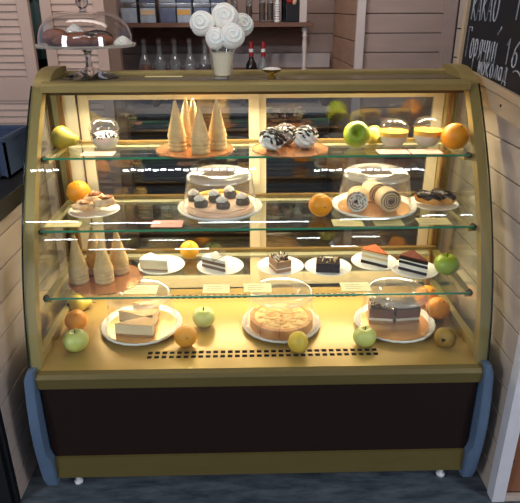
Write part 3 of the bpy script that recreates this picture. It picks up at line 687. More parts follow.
def meringue(x, y, z, r, label, stripes, sd):
    t = thing('striped_meringue', label, 'meringue', (x, y, z), sd, group=None)
    b = B(); q = bmesh.new(); bmesh.ops.create_uvsphere(q, u_segments=48, v_segments=28, radius=1)
    for v in q.verts:
        a = math.atan2(v.co.y, v.co.x); k = 1+0.11*cos(7*(a + v.co.z*1.4))*(1-abs(v.co.z)**3) + 0.16*NZ.noise(v.co*3.2+Vector((sd*5, 0, 0))) + 0.06*NZ.noise(v.co*9)
        v.co = Vector((v.co.x*k*r, v.co.y*k*r, (v.co.z*0.92+0.92)*r))
    join(b, q, None); mk('meringue_body', b, MERI, t, 'all')
    b = B(); rr = random.Random(sd)
    for i in range(stripes):
        off = -0.85 + 1.7*i/(stripes-1) + rr.uniform(-.05, .05); pts = []
        ph = rr.uniform(0.5, 0.95)
        for j in range(25):
            a = -pi*0.55 + pi*1.1*j/24; w = math.sqrt(max(0.02, 1-off*off)); 
            d = Vector((off+0.09*sin(j*0.9+i), -w*sin(a*0.9+0.35), w*cos(a*0.9+0.35)))
            aa = math.atan2(d.y, d.x); k = 1.03+0.10*cos(7*(aa + d.z*1.4))*(1-min(1, abs(d.z))**3)
            pts.append((d.x*k*r*1.0, d.y*k*r, (d.z*0.92+0.92)*r))
        tube(b, pts, [0.0015+0.0024*abs(sin(j*0.7+i*2)) for j in range(25)], 6)
    mk('chocolate_drizzle', b, CHOC, t, 'all')

def dome_cup(loc, r, h, label, kind):
    t = thing('dessert_cup', label, 'dessert cup', loc)
    k = h*0.64
    b = B(); lathe(b, [(0.0001, 0.0005), (r*0.62, 0.0), (r*0.90, k*0.35), (r, k*0.75), (r*1.0, k), (r*0.975, k), (r*0.97, k*0.75), (r*0.87, k*0.36), (r*0.60, 0.0022), (0.0001, 0.0022)], 36); mk('cup_bowl', b, CUPG, t, True)
    if kind == 'choc':
        b = B(); lathe(b, [(0.0001, 0.003), (r*0.59, 0.003), (r*0.85, k*0.36), (r*0.91, k*0.66), (r*0.6, k*0.80), (0.0001, k*0.84)], 36); mk('white_cream', b, CREAMF, t, True)
        b = B(); rr = random.Random(3)
        for i in range(110):
            a = rr.uniform(0, 2*pi); q = r*rr.uniform(0.70, 0.925); zz = k*(0.70+0.10*sin(a*4)+rr.uniform(-0.08, 0.16))
            lumpy(b, 0.0034, 0.0034, 0.0028, 0.2, 2, i, 6, c=(q*cos(a), q*sin(a), zz))
        tag(mk('chocolate_crumbs', b, CHOC, t, True), kind='stuff')
    else:
        b = B(); lathe(b, [(0.0001, 0.003), (r*0.59, 0.003), (r*0.85, k*0.36), (r*0.93, k*0.60), (0.0001, k*0.60)], 36); mk('white_cream', b, CREAMF, t, True)
        b = B(); lathe(b, [(0.0001, k*0.605), (r*0.935, k*0.605), (r*0.955, k*0.86), (r*0.5, k*0.90), (0.0001, k*0.91)], 36); mk('yellow_topping', b, YCREAM, t, True)
    b = B(); pr = [(r*1.07, k*1.0), (r*1.08, k*1.06), (r*1.0, k*1.08)]
    for i in range(9):
        a = (pi/2)*i/8; pr.append((max(0.0001, r*0.98*cos(a)**0.8), k*1.08 + (h-k*1.08)*sin(a)))
    lathe(b, pr, 48, lambda a, i: 1 if i < 3 else 1+0.025*abs(cos(6*a))); mk('domed_lid', b, CUPG, t, True)

def cake_plate(loc, r, label, insert=FOILG):
    t = thing('cake_plate', label, 'cake plate', loc)
    sc = lambda a, i: 1+(0.014*abs(cos(12*a)) if i in (3, 4, 5, 6) else 0)
    b = B(); lathe(b, [(0.0001, 0.0), (r*0.80, 0.0), (r*0.88, 0.003), (r*0.985, 0.009), (r, 0.014), (r*0.985, 0.0165), (r*0.93, 0.012), (r*0.88, 0.0065), (r*0.86, 0.0055), (0.0001, 0.0055)], 96, sc); mk('tray', b, WHITEP, t, True)
    if insert:
        b = B(); lathe(b, [(0.0001, 0.0058), (r*0.855, 0.0058), (r*0.855, 0.0072), (0.0001, 0.0072)], 72); mk('foil_insert', b, insert, t, True)
    return t
def cake_dome(loc, r, h, label):
    t = thing('cake_dome', label, 'cake dome', loc)
    rt = r*0.86
    fl = lambda a, i: 1+0.010*abs(cos(10*a))
    b = B(); lathe(b, [(r*1.01, 0.001), (r*1.01, 0.004), (r*0.995, 0.005), (rt*1.02, h*0.86)], 96, fl); mk('dome_wall', b, CLEAR, t, True)
    b = B(); lathe(b, [(rt*1.02, h*0.861), (rt*1.0, h*0.93), (rt*0.93, h*0.985), (rt*0.86, h), (rt*0.60, h), (rt*0.55, h*0.955), (rt*0.50, h*0.93)], 96, lambda a, i: 1+0.022*abs(cos(16*a))); mk('ribbed_rim', b, CLEARTOP, t, True)
    b = B(); lathe(b, [(rt*0.50, h*0.931), (0.0001, h*0.931)], 48); mk('lid_centre', b, CLEAR, t, True)

def wedge_poly(L, w, n=6):
    """triangle slice: tip at origin, outer rim an arc at distance L"""
    a = math.atan2(w/2, L); return [(0, 0)] + [(L*sin(-a+2*a*i/n), L*cos(-a+2*a*i/n)) for i in range(n+1)]
def slice_(loc, rz, L, w, layers, label, name='cake_slice', group=None, top=None, cat='cake slice', tipz=0.0):
    t = thing(name, label, cat, loc, rz, group); z = 0
    for nm, h, m, sh in layers:
        b = B(); poly = [(x*(1-sh), y*(1-sh)+L*sh*0.5) for x, y in wedge_poly(L, w)]
        prism(b, poly, 'z', z+0.0002, z+h); bmesh.ops.subdivide_edges(b, edges=b.edges[:], cuts=3, use_grid_fill=True)
        rr = random.Random(int(z*1e5)+3)
        for v in b.verts: v.co += Vector((rr.uniform(-1, 1)*0.0006, rr.uniform(-1, 1)*0.0006, 0))
        mk(nm, b, m, t); z += h
    if top: top(t, z, L, w)
    return t
def block_slice(loc, rz, L, w, layers, label, name, top=None, cat='cake slice'):
    t = thing(name, label, cat, loc, rz); z = 0
    for nm, h, m, sh in layers:
        b = B(); box(b, -w/2+sh, w/2-sh, -L/2+sh, L/2-sh, z+0.0002, z+h, 0.0015); mk(nm, b, m, t); z += h
    if top: top(t, z, L, w)
    return t

# ------------------------------------------------------------------ on top of the case
TOP = 1.1665
# cake stand with dome
st = thing('cake_stand', 'footed glass cake stand with glass dome, on top of the case at left', 'cake stand', (-0.490, 0.445, 1.1672))
RP = 0.142; PZ = 0.088
b = B(); lathe(b, [(0.0001, 0.004), (0.080, 0.0), (0.083, 0.002), (0.060, 0.008), (0.030, 0.016), (0.010, 0.030), (0.008, 0.055), (0.011, 0.070), (0.020, 0.080), (0.0001, 0.083)], 40); mk('foot', b, THICK, st, True)
b = B(); lathe(b, [(0.0001, 0.0835), (RP*0.6, 0.0835), (RP*0.97, 0.085), (RP, 0.092), (RP*0.985, 0.093), (RP*0.95, 0.0885), (0.0001, 0.0880)], 64); mk('stand_plate', b, glass('milky_plate_glass', (0.95, 0.95, 0.93), 1.7, 0.05, 0.35, (0.9, 0.88, 0.82)), st, True)
sd_ = thing('glass_dome', 'clear glass dome with round knob covering the footed cake stand', 'dome', (-0.490, 0.445, 1.1677))
b = B(); pr_ = [(RP*0.935, PZ+0.001)]
for i in range(15):
    a = (pi/2)*i/14; pr_.append((max(0.012, RP*0.93*cos(a)**0.62), PZ+0.004+0.088*sin(a)**0.9))
lathe(b, pr_, 64); mk('dome_shell', b, glass('dome_glass', (0.94, 0.93, 0.92), 1.7, boost=1.6), sd_, True)
b = B(); lathe(b, [(0.010, PZ+0.090), (0.009, PZ+0.098), (0.016, PZ+0.107), (0.018, PZ+0.118), (0.012, PZ+0.127), (0.0001, PZ+0.130)], 24); mk('dome_knob', b, THICK, sd_, True)
PAST = mat('brown_pastry', (150, 92, 58), 0.6, rgb2=(112, 62, 38), scale=30, bump=0.3, bscale=70)
PLB = ['rounded brown pastry at the left under the glass dome', 'brown pastry lying at the back under the glass dome', 'brown pastry in front centre under the glass dome', 'dark glazed pastry under the middle of the glass dome', 'brown pastry at the right under the glass dome']
for k, (x, y, rx, ry, rz_, a) in enumerate([(-0.085, -0.01, 0.032, 0.03, 0.034, 0.2), (-0.02, 0.045, 0.06, 0.024, 0.026, -0.1), (-0.025, -0.045, 0.055, 0.024, 0.022, 0.15), (0.035, 0.0, 0.04, 0.022, 0.030, 0.3), (0.063, -0.04, 0.030, 0.02, 0.022, 0.8)]):
    t = thing('crescent_pastry', PLB[k], 'pastry', (-0.490+x, 0.445+y, 1.1672+PZ+0.001), a)
    b = B(); q = 14; rz_ *= 0.68; pts = [(rx*(-1+2*i/q), 0.022*(1-(2*i/q-1)**2), rz_*0.9) for i in range(q+1)]
    tube(b, pts, [0.004+rz_*0.85*math.sqrt(max(0, 1-(2*i/q-1)**2))*(1+0.10*(i % 2)) for i in range(q+1)], 14); mk('pastry_body', b, PAST if k != 3 else CHOC, t, 'all')
t = thing('white_meringue', 'white swirled meringue at the right under the glass dome', 'meringue', (-0.490+0.108, 0.43, 1.1672+PZ+0.001))
b = B(); rosette(b, 0.026, 0.026); mk('meringue_body', b, MERI, t, 'all')
t = thing('white_meringue', 'white meringue lump on the pastries under the top of the dome', 'meringue', (-0.490-0.03, 0.445, 1.1672+PZ+0.036))
b = B(); rosette(b, 0.022, 0.022, n=7); mk('meringue_body', b, MERI, t, 'all')

# tumbler with meringue pops
t = thing('glass_tumbler', 'faceted glass tumbler holding white meringue pops, on top of the case', 'tumbler', (-0.098, 0.400, 1.1665))
fac = lambda a, i: 1+0.03*abs(cos(5*a))
b = B(); lathe(b, [(0.0001, 0.0), (0.026, 0.0), (0.029, 0.01), (0.038, 0.098), (0.0365, 0.098), (0.0275, 0.012), (0.0001, 0.009)], 40, fac); mk('glass_body', b, glass('tumbler_glass', (0.98, 0.98, 0.97), 1.7), t, True)
t = thing('paper_cup', 'cream paper cup standing inside the glass tumbler', 'cup', (-0.098, 0.400, 1.1760))
b = B(); lathe(b, [(0.0001, 0.0), (0.0225, 0.0), (0.0295, 0.058), (0.031, 0.059), (0.031, 0.062), (0.0285, 0.062), (0.0215, 0.003), (0.0001, 0.003)], 36); mk('cup_body', b, mat('cream_paper_cup', (250, 234, 200), 0.6, noise=0.04), t, True)
pops = [(-0.150, 0.390, 1.314, 0.034, -1), (-0.088, 0.405, 1.330, 0.038, 0), (-0.040, 0.446, 1.308, 0.033, 1), (-0.112, 0.370, 1.276, 0.030, -0.4), (-0.068, 0.366, 1.282, 0.035, 0.5), (-0.122, 0.425, 1.296, 0.028, -0.5)]
PL = ['white meringue rose pop, leftmost in the tumbler', 'white meringue rose pop, topmost in the tumbler', 'white meringue rose pop, rightmost in the tumbler', 'small white meringue pop low at the front left of the tumbler', 'white meringue pop low at the front right of the tumbler', 'white meringue pop at the back between the left and top ones']
for k, (x, y, z, r, d) in enumerate(pops):
    t = thing('meringue_pop', PL[k], 'meringue pop', (x, y, z))
    face = Vector((0.25*d, -1, 0.35)).normalized(); mx = face.to_track_quat('Z', 'Y').to_matrix().to_4x4()
    b = B(); q = bmesh.new(); bmesh.ops.create_uvsphere(q, u_segments=40, v_segments=26, radius=1)
    for v in q.verts:
        rad = math.hypot(v.co.x, v.co.y); a = math.atan2(v.co.y, v.co.x)
        kk = 1+0.035*sin(a*1 + rad*13)*(1 if v.co.z > -0.2 else 0.3); v.co = Vector((v.co.x*r*(1+0.03*cos(3*a)), v.co.y*r*(1+0.03*cos(3*a)), v.co.z*r*0.78*kk))
    join(b, q, mx); mk('meringue_head', b, MERI, t, 'all')
    pts = []
    for i in range(70):
        u = i/69; a = u*2*pi*2.6; rr = r*(0.08+0.80*u); zz = r*0.80*math.sqrt(max(0.02, 1-(rr/r)**2))
        pts.append(mx @ Vector((rr*cos(a), rr*sin(a), zz)))
    b = B(); tube(b, pts, [r*0.10*(0.6+0.4*u_/70) for u_ in range(70)], 8); mk('petal_ridge', b, MERI, t, 'all')
    b = B(); base = Vector((-0.098 + (x+0.098)*0.12, 0.400+(y-0.400)*0.12, 1.182)) - Vector((x, y, z)); tube(b, [base*1.0, Vector((0, 0, 0))-Vector((0, 0, r*0.5))], 0.0016, 6); mk('stick', b, LIDW, t, True)
# brass bowl
t = thing('brass_bowl', 'small footed brass bowl with white sugar, on top of the case', 'bowl', (0.044, 0.405, 1.1665))
b = B(); lathe(b, [(0.0001, 0.0), (0.014, 0.0), (0.012, 0.004), (0.005, 0.008), (0.006, 0.012), (0.022, 0.017), (0.030, 0.024), (0.028, 0.024), (0.018, 0.018), (0.0001, 0.016)], 28); mk('bowl_body', b, BRASS, t, True)
b = B(); lathe(b, [(0.0001, 0.0165), (0.020, 0.020), (0.0275, 0.0245), (0.018, 0.028), (0.0001, 0.029)], 28); tag(mk('sugar', b, MERI, t, True), kind='stuff')
t = thing('paper_slip', 'small cream paper slip on the top of the case near the left', 'paper', (-0.28, 0.45, TOP+0.0003))
b = B(); box(b, -0.05, 0.06, -0.014, 0.014, 0, 0.0006); mk('sheet', b, TAGY, t)

# ------------------------------------------------------------------ shelf 1 goods
z1 = SH[0][0]+0.0004
pear((-0.572, 0.365, z1), 0.082, 0.034, PEARM, 'yellow-green pear lying at the left end of the top shelf', -0.12)
dome_cup((-0.445, 0.360, z1), 0.043, 0.086, 'dessert cup with white cream and chocolate crumbs on the top shelf', 'choc')
disc((-0.181, 0.325, z1), 0.112, 'round copper board under five wafer cones on the top shelf')
CL = ['leftmost wafer cone on the top shelf board', 'wafer cone behind, between the left and centre ones, top shelf', 'wafer cone behind the central front one, top shelf', 'shorter wafer cone at the front centre, top shelf', 'rightmost wafer cone on the top shelf board']
for k, (x, y, h) in enumerate([(-0.230, 0.312, 0.139), (-0.207, 0.372, 0.136), (-0.186, 0.378, 0.134), (-0.161, 0.275, 0.127), (-0.115, 0.322, 0.141)]):
    cone(x, y, z1+0.0027, h, 0.0265, CL[k], 'wafer cones on the top shelf')
disc((0.094, 0.322, z1), 0.110, 'round copper board under three striped meringues on the top shelf')
meringue(0.042, 0.295, z1+0.0027, 0.034, 'chocolate-striped meringue at the front left of its copper board', 10, 1)
meringue(0.082, 0.362, z1+0.0027, 0.033, 'chocolate-striped meringue at the back of its copper board', 9, 2)
meringue(0.138, 0.318, z1+0.0027, 0.034, 'paler striped meringue at the right of its copper board', 7, 4)
apple((0.288, 0.335, z1), 0.0385, QUIN, 'green quince with its hollow facing front, on the top shelf', 'quince', 'quince', (radians(68), radians(0)), 0.98)
pear((0.352, 0.390, z1), 0.070, 0.028, PEARM, 'small yellow pear behind the quince on the top shelf', -1.2)
dome_cup((0.401, 0.352, z1), 0.043, 0.080, 'dessert cup with yellow topping, left of the pair on the top shelf', 'yel')
dome_cup((0.503, 0.355, z1), 0.043, 0.084, 'dessert cup with yellow topping, right of the pair on the top shelf', 'yel')
orange((0.565, 0.300, z1), 0.0385, 'orange at the right end of the top shelf')
def paper_tag(x0, x1, y, z, m, label, skew=0.0):
    t = thing('price_card', label, 'price card', ((x0+x1)/2, y, z), skew)
    b = B(); L = (x1-x0)/2; prism(b, [(-L, -0.026), (L, -0.028), (L, 0.026), (-L, 0.027)], 'z', 0, 0.0008); mk('card', b, m, t)
    b = B()
    for i in range(3): box(b, -L*0.7, L*(0.3+0.2*(i % 2)), 0.012-i*0.012, 0.0135-i*0.012, 0.0009, 0.0011)
    mk('printed_lines', b, mat('faint_ink', (170, 130, 120), 0.8, noise=0.1), t)
paper_tag(-0.496, -0.405, 0.282, z1, TAGP, 'pink price card below the chocolate-crumb dessert cup')
paper_tag(0.340, 0.428, 0.276, z1, TAGP, 'pink price card under the left yellow-topped cup')
paper_tag(0.432, 0.520, 0.274, z1, TAGP, 'pink price card under the right yellow-topped cup')

# ------------------------------------------------------------------ shelf 2 goods
z2 = SH[1][0]+0.0004
orange((-0.548, 0.375, z2), 0.036, 'orange behind the bun plate on the middle shelf')
plate((-0.480, 0.280, z2), 0.074, 'white plate of bun pieces at the left of the middle shelf')
BL = ['baked bun piece, left one on the middle-shelf plate', 'baked bun piece, right one on the middle-shelf plate', 'baked bun piece behind the others on the middle-shelf plate']
for k, (x, y, rx, ry, rz_) in enumerate([(-0.505, 0.262, 0.034, 0.026, 0.018), (-0.448, 0.278, 0.034, 0.028, 0.024), (-0.487, 0.310, 0.036, 0.022, 0.024)]):
    t = thing('bun_piece', BL[k], 'bun', (x, y, z2+0.010), 0.4*k)
    b = B(); lumpy(b, rx, ry, rz_, 0.22, 1.8, k+2, 24, c=(0, 0, rz_*0.7), flat=0.0); mk('bun_body', b, BUN, t, 'all')
    b = B(); lumpy(b, rx*0.55, ry*0.5, rz_*0.25, 0.2, 3, k+9, 14, c=(0.004, -0.004, rz_*1.62)); mk('glaze', b, mat('bun_glaze', (170, 100, 50), 0.3, noise=0.2), t, 'all')
paper_tag(-0.592, -0.495, 0.190, z2, TAGY, 'cream price card at the left end of the middle shelf')
paper_tag(-0.298, -0.212, 0.180, z2, TAGP, 'pink price card on the middle shelf left of the cream cake')
cake_plate((-0.112, 0.292, z2), 0.124, 'scalloped white plate under the pink cream cake, middle shelf', None)
cake_dome((-0.112, 0.292, z2+0.014), 0.108, 0.103, 'clear ribbed dome over the pink cream cake, middle shelf')
t = thing('cream_cake', 'round pink cream cake with dark chocolate balls, middle shelf', 'cake', (-0.112, 0.292, z2+0.0075))
b = B(); lathe(b, [(0.0001, 0), (0.098, 0), (0.100, 0.003), (0.099, 0.012), (0.094, 0.015), (0.0001, 0.015)], 64); mk('cake_base', b, PINKC, t, True)
b = B(); lathe(b, [(0.0001, 0.0152), (0.092, 0.0152), (0.094, 0.018), (0.086, 0.021), (0.06, 0.019), (0.0001, 0.020)], 64, lambda a, i: 1+0.02*cos(9*a)); mk('cream_top', b, PINKC, t, True)
b = B(); tube(b, [(0.084*cos(radians(a)), 0.084*sin(radians(a)), 0.024) for a in range(20, 161, 7)], 0.007, 8); mk('yellow_edge', b, YCREAM, t, 'all')
for k, (x, y) in enumerate([(-0.052, -0.046), (-0.014, 0.004), (0.030, 0.040), (0.012, -0.062), (0.068, -0.028), (-0.074, 0.010)]):
    b = B(); lumpy(b, 0.0205, 0.0205, 0.018, 0.06, 2, k, 20, c=(x, y, 0.028)); mk('chocolate_ball', b, CHOC, t, 'all')
    b = B(); rosette(b, 0.0165, 0.017, (x-0.004, y-0.001, 0.040), 6, 1.5, 30); mk('cream_rosette', b, MERI, t, 'all')
orange((0.178, 0.232, z2), 0.034, 'orange standing alone between the two domed plates, middle shelf', sq=0.96, tip=1.45)
cake_plate((0.345, 0.292, z2), 0.124, 'white plate with copper inlay under the three rolls, middle shelf')
cake_dome((0.345, 0.292, z2+0.014), 0.108, 0.103, 'clear ribbed dome over the three rolls, middle shelf')
def roll(x, y, z, R_, L, rz, label, outer, powder=False):
    t = thing('swiss_roll', label, 'roll cake', (x, y, z), rz)
    def sp(r0, r1, turns, th_, x0, x1, m, nm):
        n = 90; A = []; Bq = []
        for i in range(n+1):
            u = i/n; a = u*turns*2*pi + 0.6; rr = r0+(r1-r0)*u
            A.append((rr*cos(a), rr*sin(a)+R_)); Bq.append(((rr+th_)*cos(a), (rr+th_)*sin(a)+R_))
        b = bmesh.new(); F0 = [[b.verts.new((p[0], yy, p[1])) for p in A] for yy in (x0, x1)]; F1 = [[b.verts.new((p[0], yy, p[1])) for p in Bq] for yy in (x0, x1)]
        for i in range(n):
            b.faces.new((F0[0][i], F0[0][i+1], F1[0][i+1], F1[0][i])); b.faces.new((F0[1][i], F1[1][i], F1[1][i+1], F0[1][i+1]))
            b.faces.new((F1[0][i], F1[0][i+1], F1[1][i+1], F1[1][i])); b.faces.new((F0[0][i], F0[1][i], F0[1][i+1], F0[0][i+1]))
        q = B(); join(q, b); mk(nm, q, m, t, True)
    pitch = (R_-0.004)/3.2
    sp(0.003, R_-pitch*0.62, 3.0, pitch*0.60, -L/2, L/2, SPL if not powder else CREAMF, 'sponge_spiral')
    sp(0.003-pitch*0.42+0.004, R_-pitch*1.04, 3.0, pitch*0.40, -L/2-0.0006, L/2, CHOCM, 'cream_spiral')
    b = B(); lathe(b, [(R_*0.93, -L/2+0.001), (R_*1.0, -L/2+0.001), (R_*1.01, 0), (R_*1.0, L/2-0.001), (0.0001, L/2-0.001)], 36, mtx=Matrix.Translation((0, 0, R_)) @ Matrix.Rotation(radians(-90), 4, 'X')); mk('outer_crust', b, outer, t, True)
    if powder:
        b = B(); rr = random.Random(5)
        for i in range(60):
            a = rr.uniform(0, 2*pi); q = R_*math.sqrt(rr.random())*0.95; lumpy(b, 0.003, 0.0012, 0.003, 0.2, 2, i, 6, c=(q*cos(a), -L/2-0.001, R_+q*sin(a)))
        tag(mk('powdered_sugar', b, MERI, t, True), kind='stuff')
WH = mat('powdered_crust', (244, 226, 190), 0.8, rgb2=(230, 186, 124), scale=28, bump=0.2)
roll(0.290, 0.268, z2+0.0076, 0.031, 0.06, radians(-12), 'powdered roll at the left under the dome, middle shelf', WH, True)
roll(0.352, 0.335, z2+0.0076, 0.032, 0.05, radians(20), 'roll at the back under the dome, middle shelf', WH)
roll(0.378, 0.262, z2+0.0076, 0.032, 0.05, radians(8), 'roll with a clear brown spiral at the front right under the dome', WH)
plate((0.530, 0.312, z2), 0.074, 'white plate with two chocolate eclairs, middle shelf right')
for k, (x, y, a) in enumerate([(0.508, 0.302, -0.75), (0.556, 0.312, -0.85)]):
    t = thing('chocolate_eclair', ['left chocolate eclair, paler underside showing, middle shelf', 'right chocolate eclair, darker one, middle shelf'][k], 'eclair', (x, y, z2+0.0105), a)
    b = B(); n = 14; tube(b, [(-0.042+0.084*i/n, 0, 0.016) for i in range(n+1)], [0.004+0.0135*math.sqrt(max(0, 1-(2*i/n-1)**4)) for i in range(n+1)], 16); mk('choux', b, CRUST, t, 'all')
    b = B(); q = bmesh.new(); bmesh.ops.create_uvsphere(q, u_segments=24, v_segments=16, radius=1)
    for v in q.verts: v.co = Vector((v.co.x*0.044, v.co.y*0.0195*(1+0.1*sin(v.co.x*9)), max(-0.6, v.co.z)*0.015+0.022))
    join(b, q); mk('chocolate_icing', b, CHOC, t, 'all')
    b = B()
    for i in range(7): tube(b, [(-0.03+i*0.01, -0.012, 0.034), (-0.028+i*0.01, 0, 0.038), (-0.026+i*0.01, 0.012, 0.034)], 0.0016, 6)
    mk('icing_ridges', b, CHOC, t, 'all')
paper_tag(0.205, 0.290, 0.172, z2, TAGY, 'cream price card on the middle shelf, left of three at right')
paper_tag(0.320, 0.402, 0.172, z2, TAGY, 'cream price card on the middle shelf, centre of three at right')
paper_tag(0.445, 0.535, 0.176, z2, TAGY, 'cream price card below the eclair plate, middle shelf')

# ------------------------------------------------------------------ shelf 3 goods
z3 = SH[2][0]+0.0004
disc((-0.455, 0.225, z3), 0.108, 'round copper board under four wafer cones on the lowest shelf')
CL = ['wafer cone at the far left of the lowest shelf board', 'wafer cone behind, second from left, lowest shelf', 'wafer cone at the front centre, lowest shelf', 'wafer cone at the right back, lowest shelf']
for k, (x, y, h) in enumerate([(-0.528, 0.206, 0.148), (-0.492, 0.270, 0.150), (-0.454, 0.205, 0.135), (-0.422, 0.268, 0.138)]):
    cone(x, y, z3+0.0027, h, 0.0285, CL[k], 'wafer cones on the lowest shelf')
LS = [(-0.300, 0.300), (-0.117, 0.288), (0.068, 0.284), (0.214, 0.272), (0.364, 0.308), (0.474, 0.248)]
PN = ['white plate with the pale cheesecake slice, lowest shelf', 'white plate with the brown-topped slice, lowest shelf', 'white plate with the squarish nut-topped cake, lowest shelf', 'white plate with the dark chocolate cake, lowest shelf', 'white plate with the orange-brown dusted layer cake, lowest shelf', 'white plate with the dark layered cake, lowest shelf right']
for (x, y), n_ in zip(LS, PN): plate((x, y, z3), 0.072, n_)
def film(t, L, w, h):
    b = B(); a = math.atan2(w/2, L)+0.10; L2 = L*1.12
    pts = [(-L2*sin(a), L2*cos(a)*0.9), (0, -0.010), (L2*sin(a), L2*cos(a)*0.9)]
    for p, q in zip(pts, pts[1:]):
        vs = [b.verts.new((p[0], p[1], 0.001)), b.verts.new((q[0], q[1], 0.001)), b.verts.new((q[0], q[1], h)), b.verts.new((p[0], p[1], h))]; b.faces.new(vs)
    bmesh.ops.solidify(b, geom=b.faces[:], thickness=0.0004)
    mk('plastic_film', b, FILM, t)
P3 = z3+0.0042
s1 = slice_((-0.275, 0.262, P3), radians(62), 0.088, 0.062, [('biscuit_base', 0.005, BISC, 0), ('cheesecake_body', 0.026, CHEESE, 0.01), ('cream_top', 0.005, CREAMF, 0)], 'pale cheesecake slice with white top, lowest shelf')
film(s1, 0.09, 0.062, 0.052)
def stripes_top(t, z, L, w):
    b = B(); poly = wedge_poly(L*0.98, w*0.98); prism(b, poly, 'z', z+0.0003, z+0.004); mk('icing', b, MERI, t)
    b = B()
    for i in range(5): tube(b, [(-0.028+0.006*i, L*(0.3+0.14*i), z+0.0048), (0.028-0.003*i, L*(0.42+0.12*i), z+0.0048)], 0.0014, 6)
    mk('chocolate_stripes', b, CHOCM, t, 'all')
s2 = slice_((-0.100, 0.250, P3), radians(40), 0.086, 0.062, [('dark_sponge', 0.010, CHOCM, 0), ('cream_layer', 0.006, CREAMF, 0.01), ('sponge_layer', 0.010, CHOCM, 0), ('upper_cream', 0.006, CREAMF, 0.0)], 'brown striped slice with white icing in clear film, lowest shelf', top=stripes_top)
film(s2, 0.09, 0.062, 0.06)
def crumbs_top(cm, n, seed, big=0.0045):
    def f(t, z, L, w):
        b = B(); rr = random.Random(seed)
        for i in range(n):
            x = rr.uniform(-w/2+0.004, w/2-0.004); y = rr.uniform(-L/2+0.004, L/2-0.004)
            tube(b, [(x, y, z+0.001), (x+rr.uniform(-.006, .006), y+rr.uniform(-.006, .006), z+rr.uniform(.004, .009))], big*0.4, 5)
        tag(mk('topping_shavings', b, cm[0], t), kind='stuff')
        b = B()
        for i in range(n//2):
            x = rr.uniform(-w/2+0.004, w/2-0.004); y = rr.uniform(-L/2+0.004, L/2-0.004)
            tube(b, [(x, y, z+0.001), (x+rr.uniform(-.007, .007), y+rr.uniform(-.007, .007), z+rr.uniform(.004, .010))], big*0.4, 5)
        tag(mk('pale_shavings', b, cm[1], t), kind='stuff')
    return f
CARA = mat('caramel_cream', (176, 132, 92), 0.6, noise=0.15, scale=40, bump=0.2)
block_slice((0.066, 0.272, P3), radians(22), 0.060, 0.050, [('sponge_base', 0.010, CARA, 0), ('cream_layer', 0.004, CREAMF, 0.001), ('caramel_layer', 0.022, CARA, 0.0)], 'squarish caramel cake piece topped with pale and dark shavings, lowest shelf', 'cake_piece', crumbs_top((CHOC, CREAMF), 50, 3))
block_slice((0.212, 0.262, P3), radians(-8), 0.048, 0.072, [('dark_sponge', 0.013, SPD, 0), ('chocolate_layer', 0.004, CHOC, 0.0008), ('upper_sponge', 0.012, SPD, 0)], 'dark chocolate cake piece with pale crumbs on top, lowest shelf', 'cake_piece', crumbs_top((CHOC, SPL), 30, 8, 0.003))
def dust(cm):
    def f(t, z, L, w):
        b = B(); prism(b, wedge_poly(L*0.99, w*0.99), 'z', z+0.0003, z+0.0035); mk('cocoa_top', b, cm, t)
    return f
LAY = [('sponge_base', 0.010, SPD, 0), ('lower_cream', 0.011, CREAMF, 0.012), ('middle_sponge', 0.008, SPL, 0), ('upper_cream', 0.007, CREAMF, 0.012), ('top_sponge', 0.007, SPL, 0)]
slice_((0.395, 0.262, P3), radians(35), 0.088, 0.066, LAY, 'layer cake slice dusted orange-brown, lowest shelf behind the dark one', top=dust(mat('orange_cocoa', (186, 92, 40), 0.9, noise=0.3, scale=60)))
LAY2 = [('sponge_base', 0.009, SPD, 0), ('lower_cream', 0.013, CREAMF, 0.014), ('middle_sponge', 0.009, SPD, 0), ('upper_cream', 0.004, CREAMF, 0.012), ('top_sponge', 0.010, SPD, 0)]
slice_((0.500, 0.205, P3), radians(33), 0.090, 0.068, LAY2, 'dark layered cake slice with white cream, lowest shelf right', top=dust(COCOA))
orange((-0.219, 0.372, z3), 0.030, 'bright yellow orange behind the first two plates, lowest shelf', mat('bright_orange_peel', (246, 176, 30), 0.42, noise=0.08, scale=8, bump=0.2, bscale=220))
apple((0.565, 0.232, z3), 0.037, GAPPD, 'green apple at the right end of the lowest shelf')
paper_tag(-0.385, -0.292, 0.150, z3, TAGG, 'pale green card at the left front of the lowest shelf')
paper_tag(-0.162, -0.085, 0.150, z3, TAGG, 'pale green card below the brown-topped slice plate')
paper_tag(-0.045, 0.035, 0.152, z3, TAGG, 'pale green card left of the nut-topped cake plate front')
paper_tag(0.235, 0.320, 0.150, z3, TAGG, 'pale green card below the dark chocolate cake plate')

# ------------------------------------------------------------------ deck goods
z4 = 0.4364
pear((-0.592, 0.352, z4), 0.080, 0.030, PEARM, 'yellow pear at the back left of the case floor', 0.5)
orange((-0.565, 0.232, z4), 0.034, 'orange between pear and green apple on the case floor, left', sq=0.95)
apple((-0.535, 0.118, z4), 0.037, GAPP, 'green apple at the front left corner of the case floor')
cake_plate((-0.365, 0.240, z4), 0.124, 'white plate with golden inlay under the cheesecake slices, case floor')
cake_dome((-0.365, 0.240, z4+0.014), 0.108, 0.112, 'clear dome over the cheesecake slices, case floor')
CHL = [('biscuit_base', 0.006, BISC, 0), ('cheesecake_body', 0.032, CHEESE, 0.006), ('baked_top', 0.003, CHEESET, 0)]
slice_((-0.436, 0.182, z4+0.0075), radians(-82), 0.118, 0.070, CHL, 'cheesecake slice at the front, pale cut side visible, case floor')
slice_((-0.440, 0.262, z4+0.0075), radians(-101), 0.122, 0.060, CHL, 'cheesecake slice in the middle of the three on the golden inlay')
slice_((-0.405, 0.312, z4+0.0075), radians(-94), 0.085, 0.050, CHL, 'cheesecake slice at the back of the three on the golden inlay')
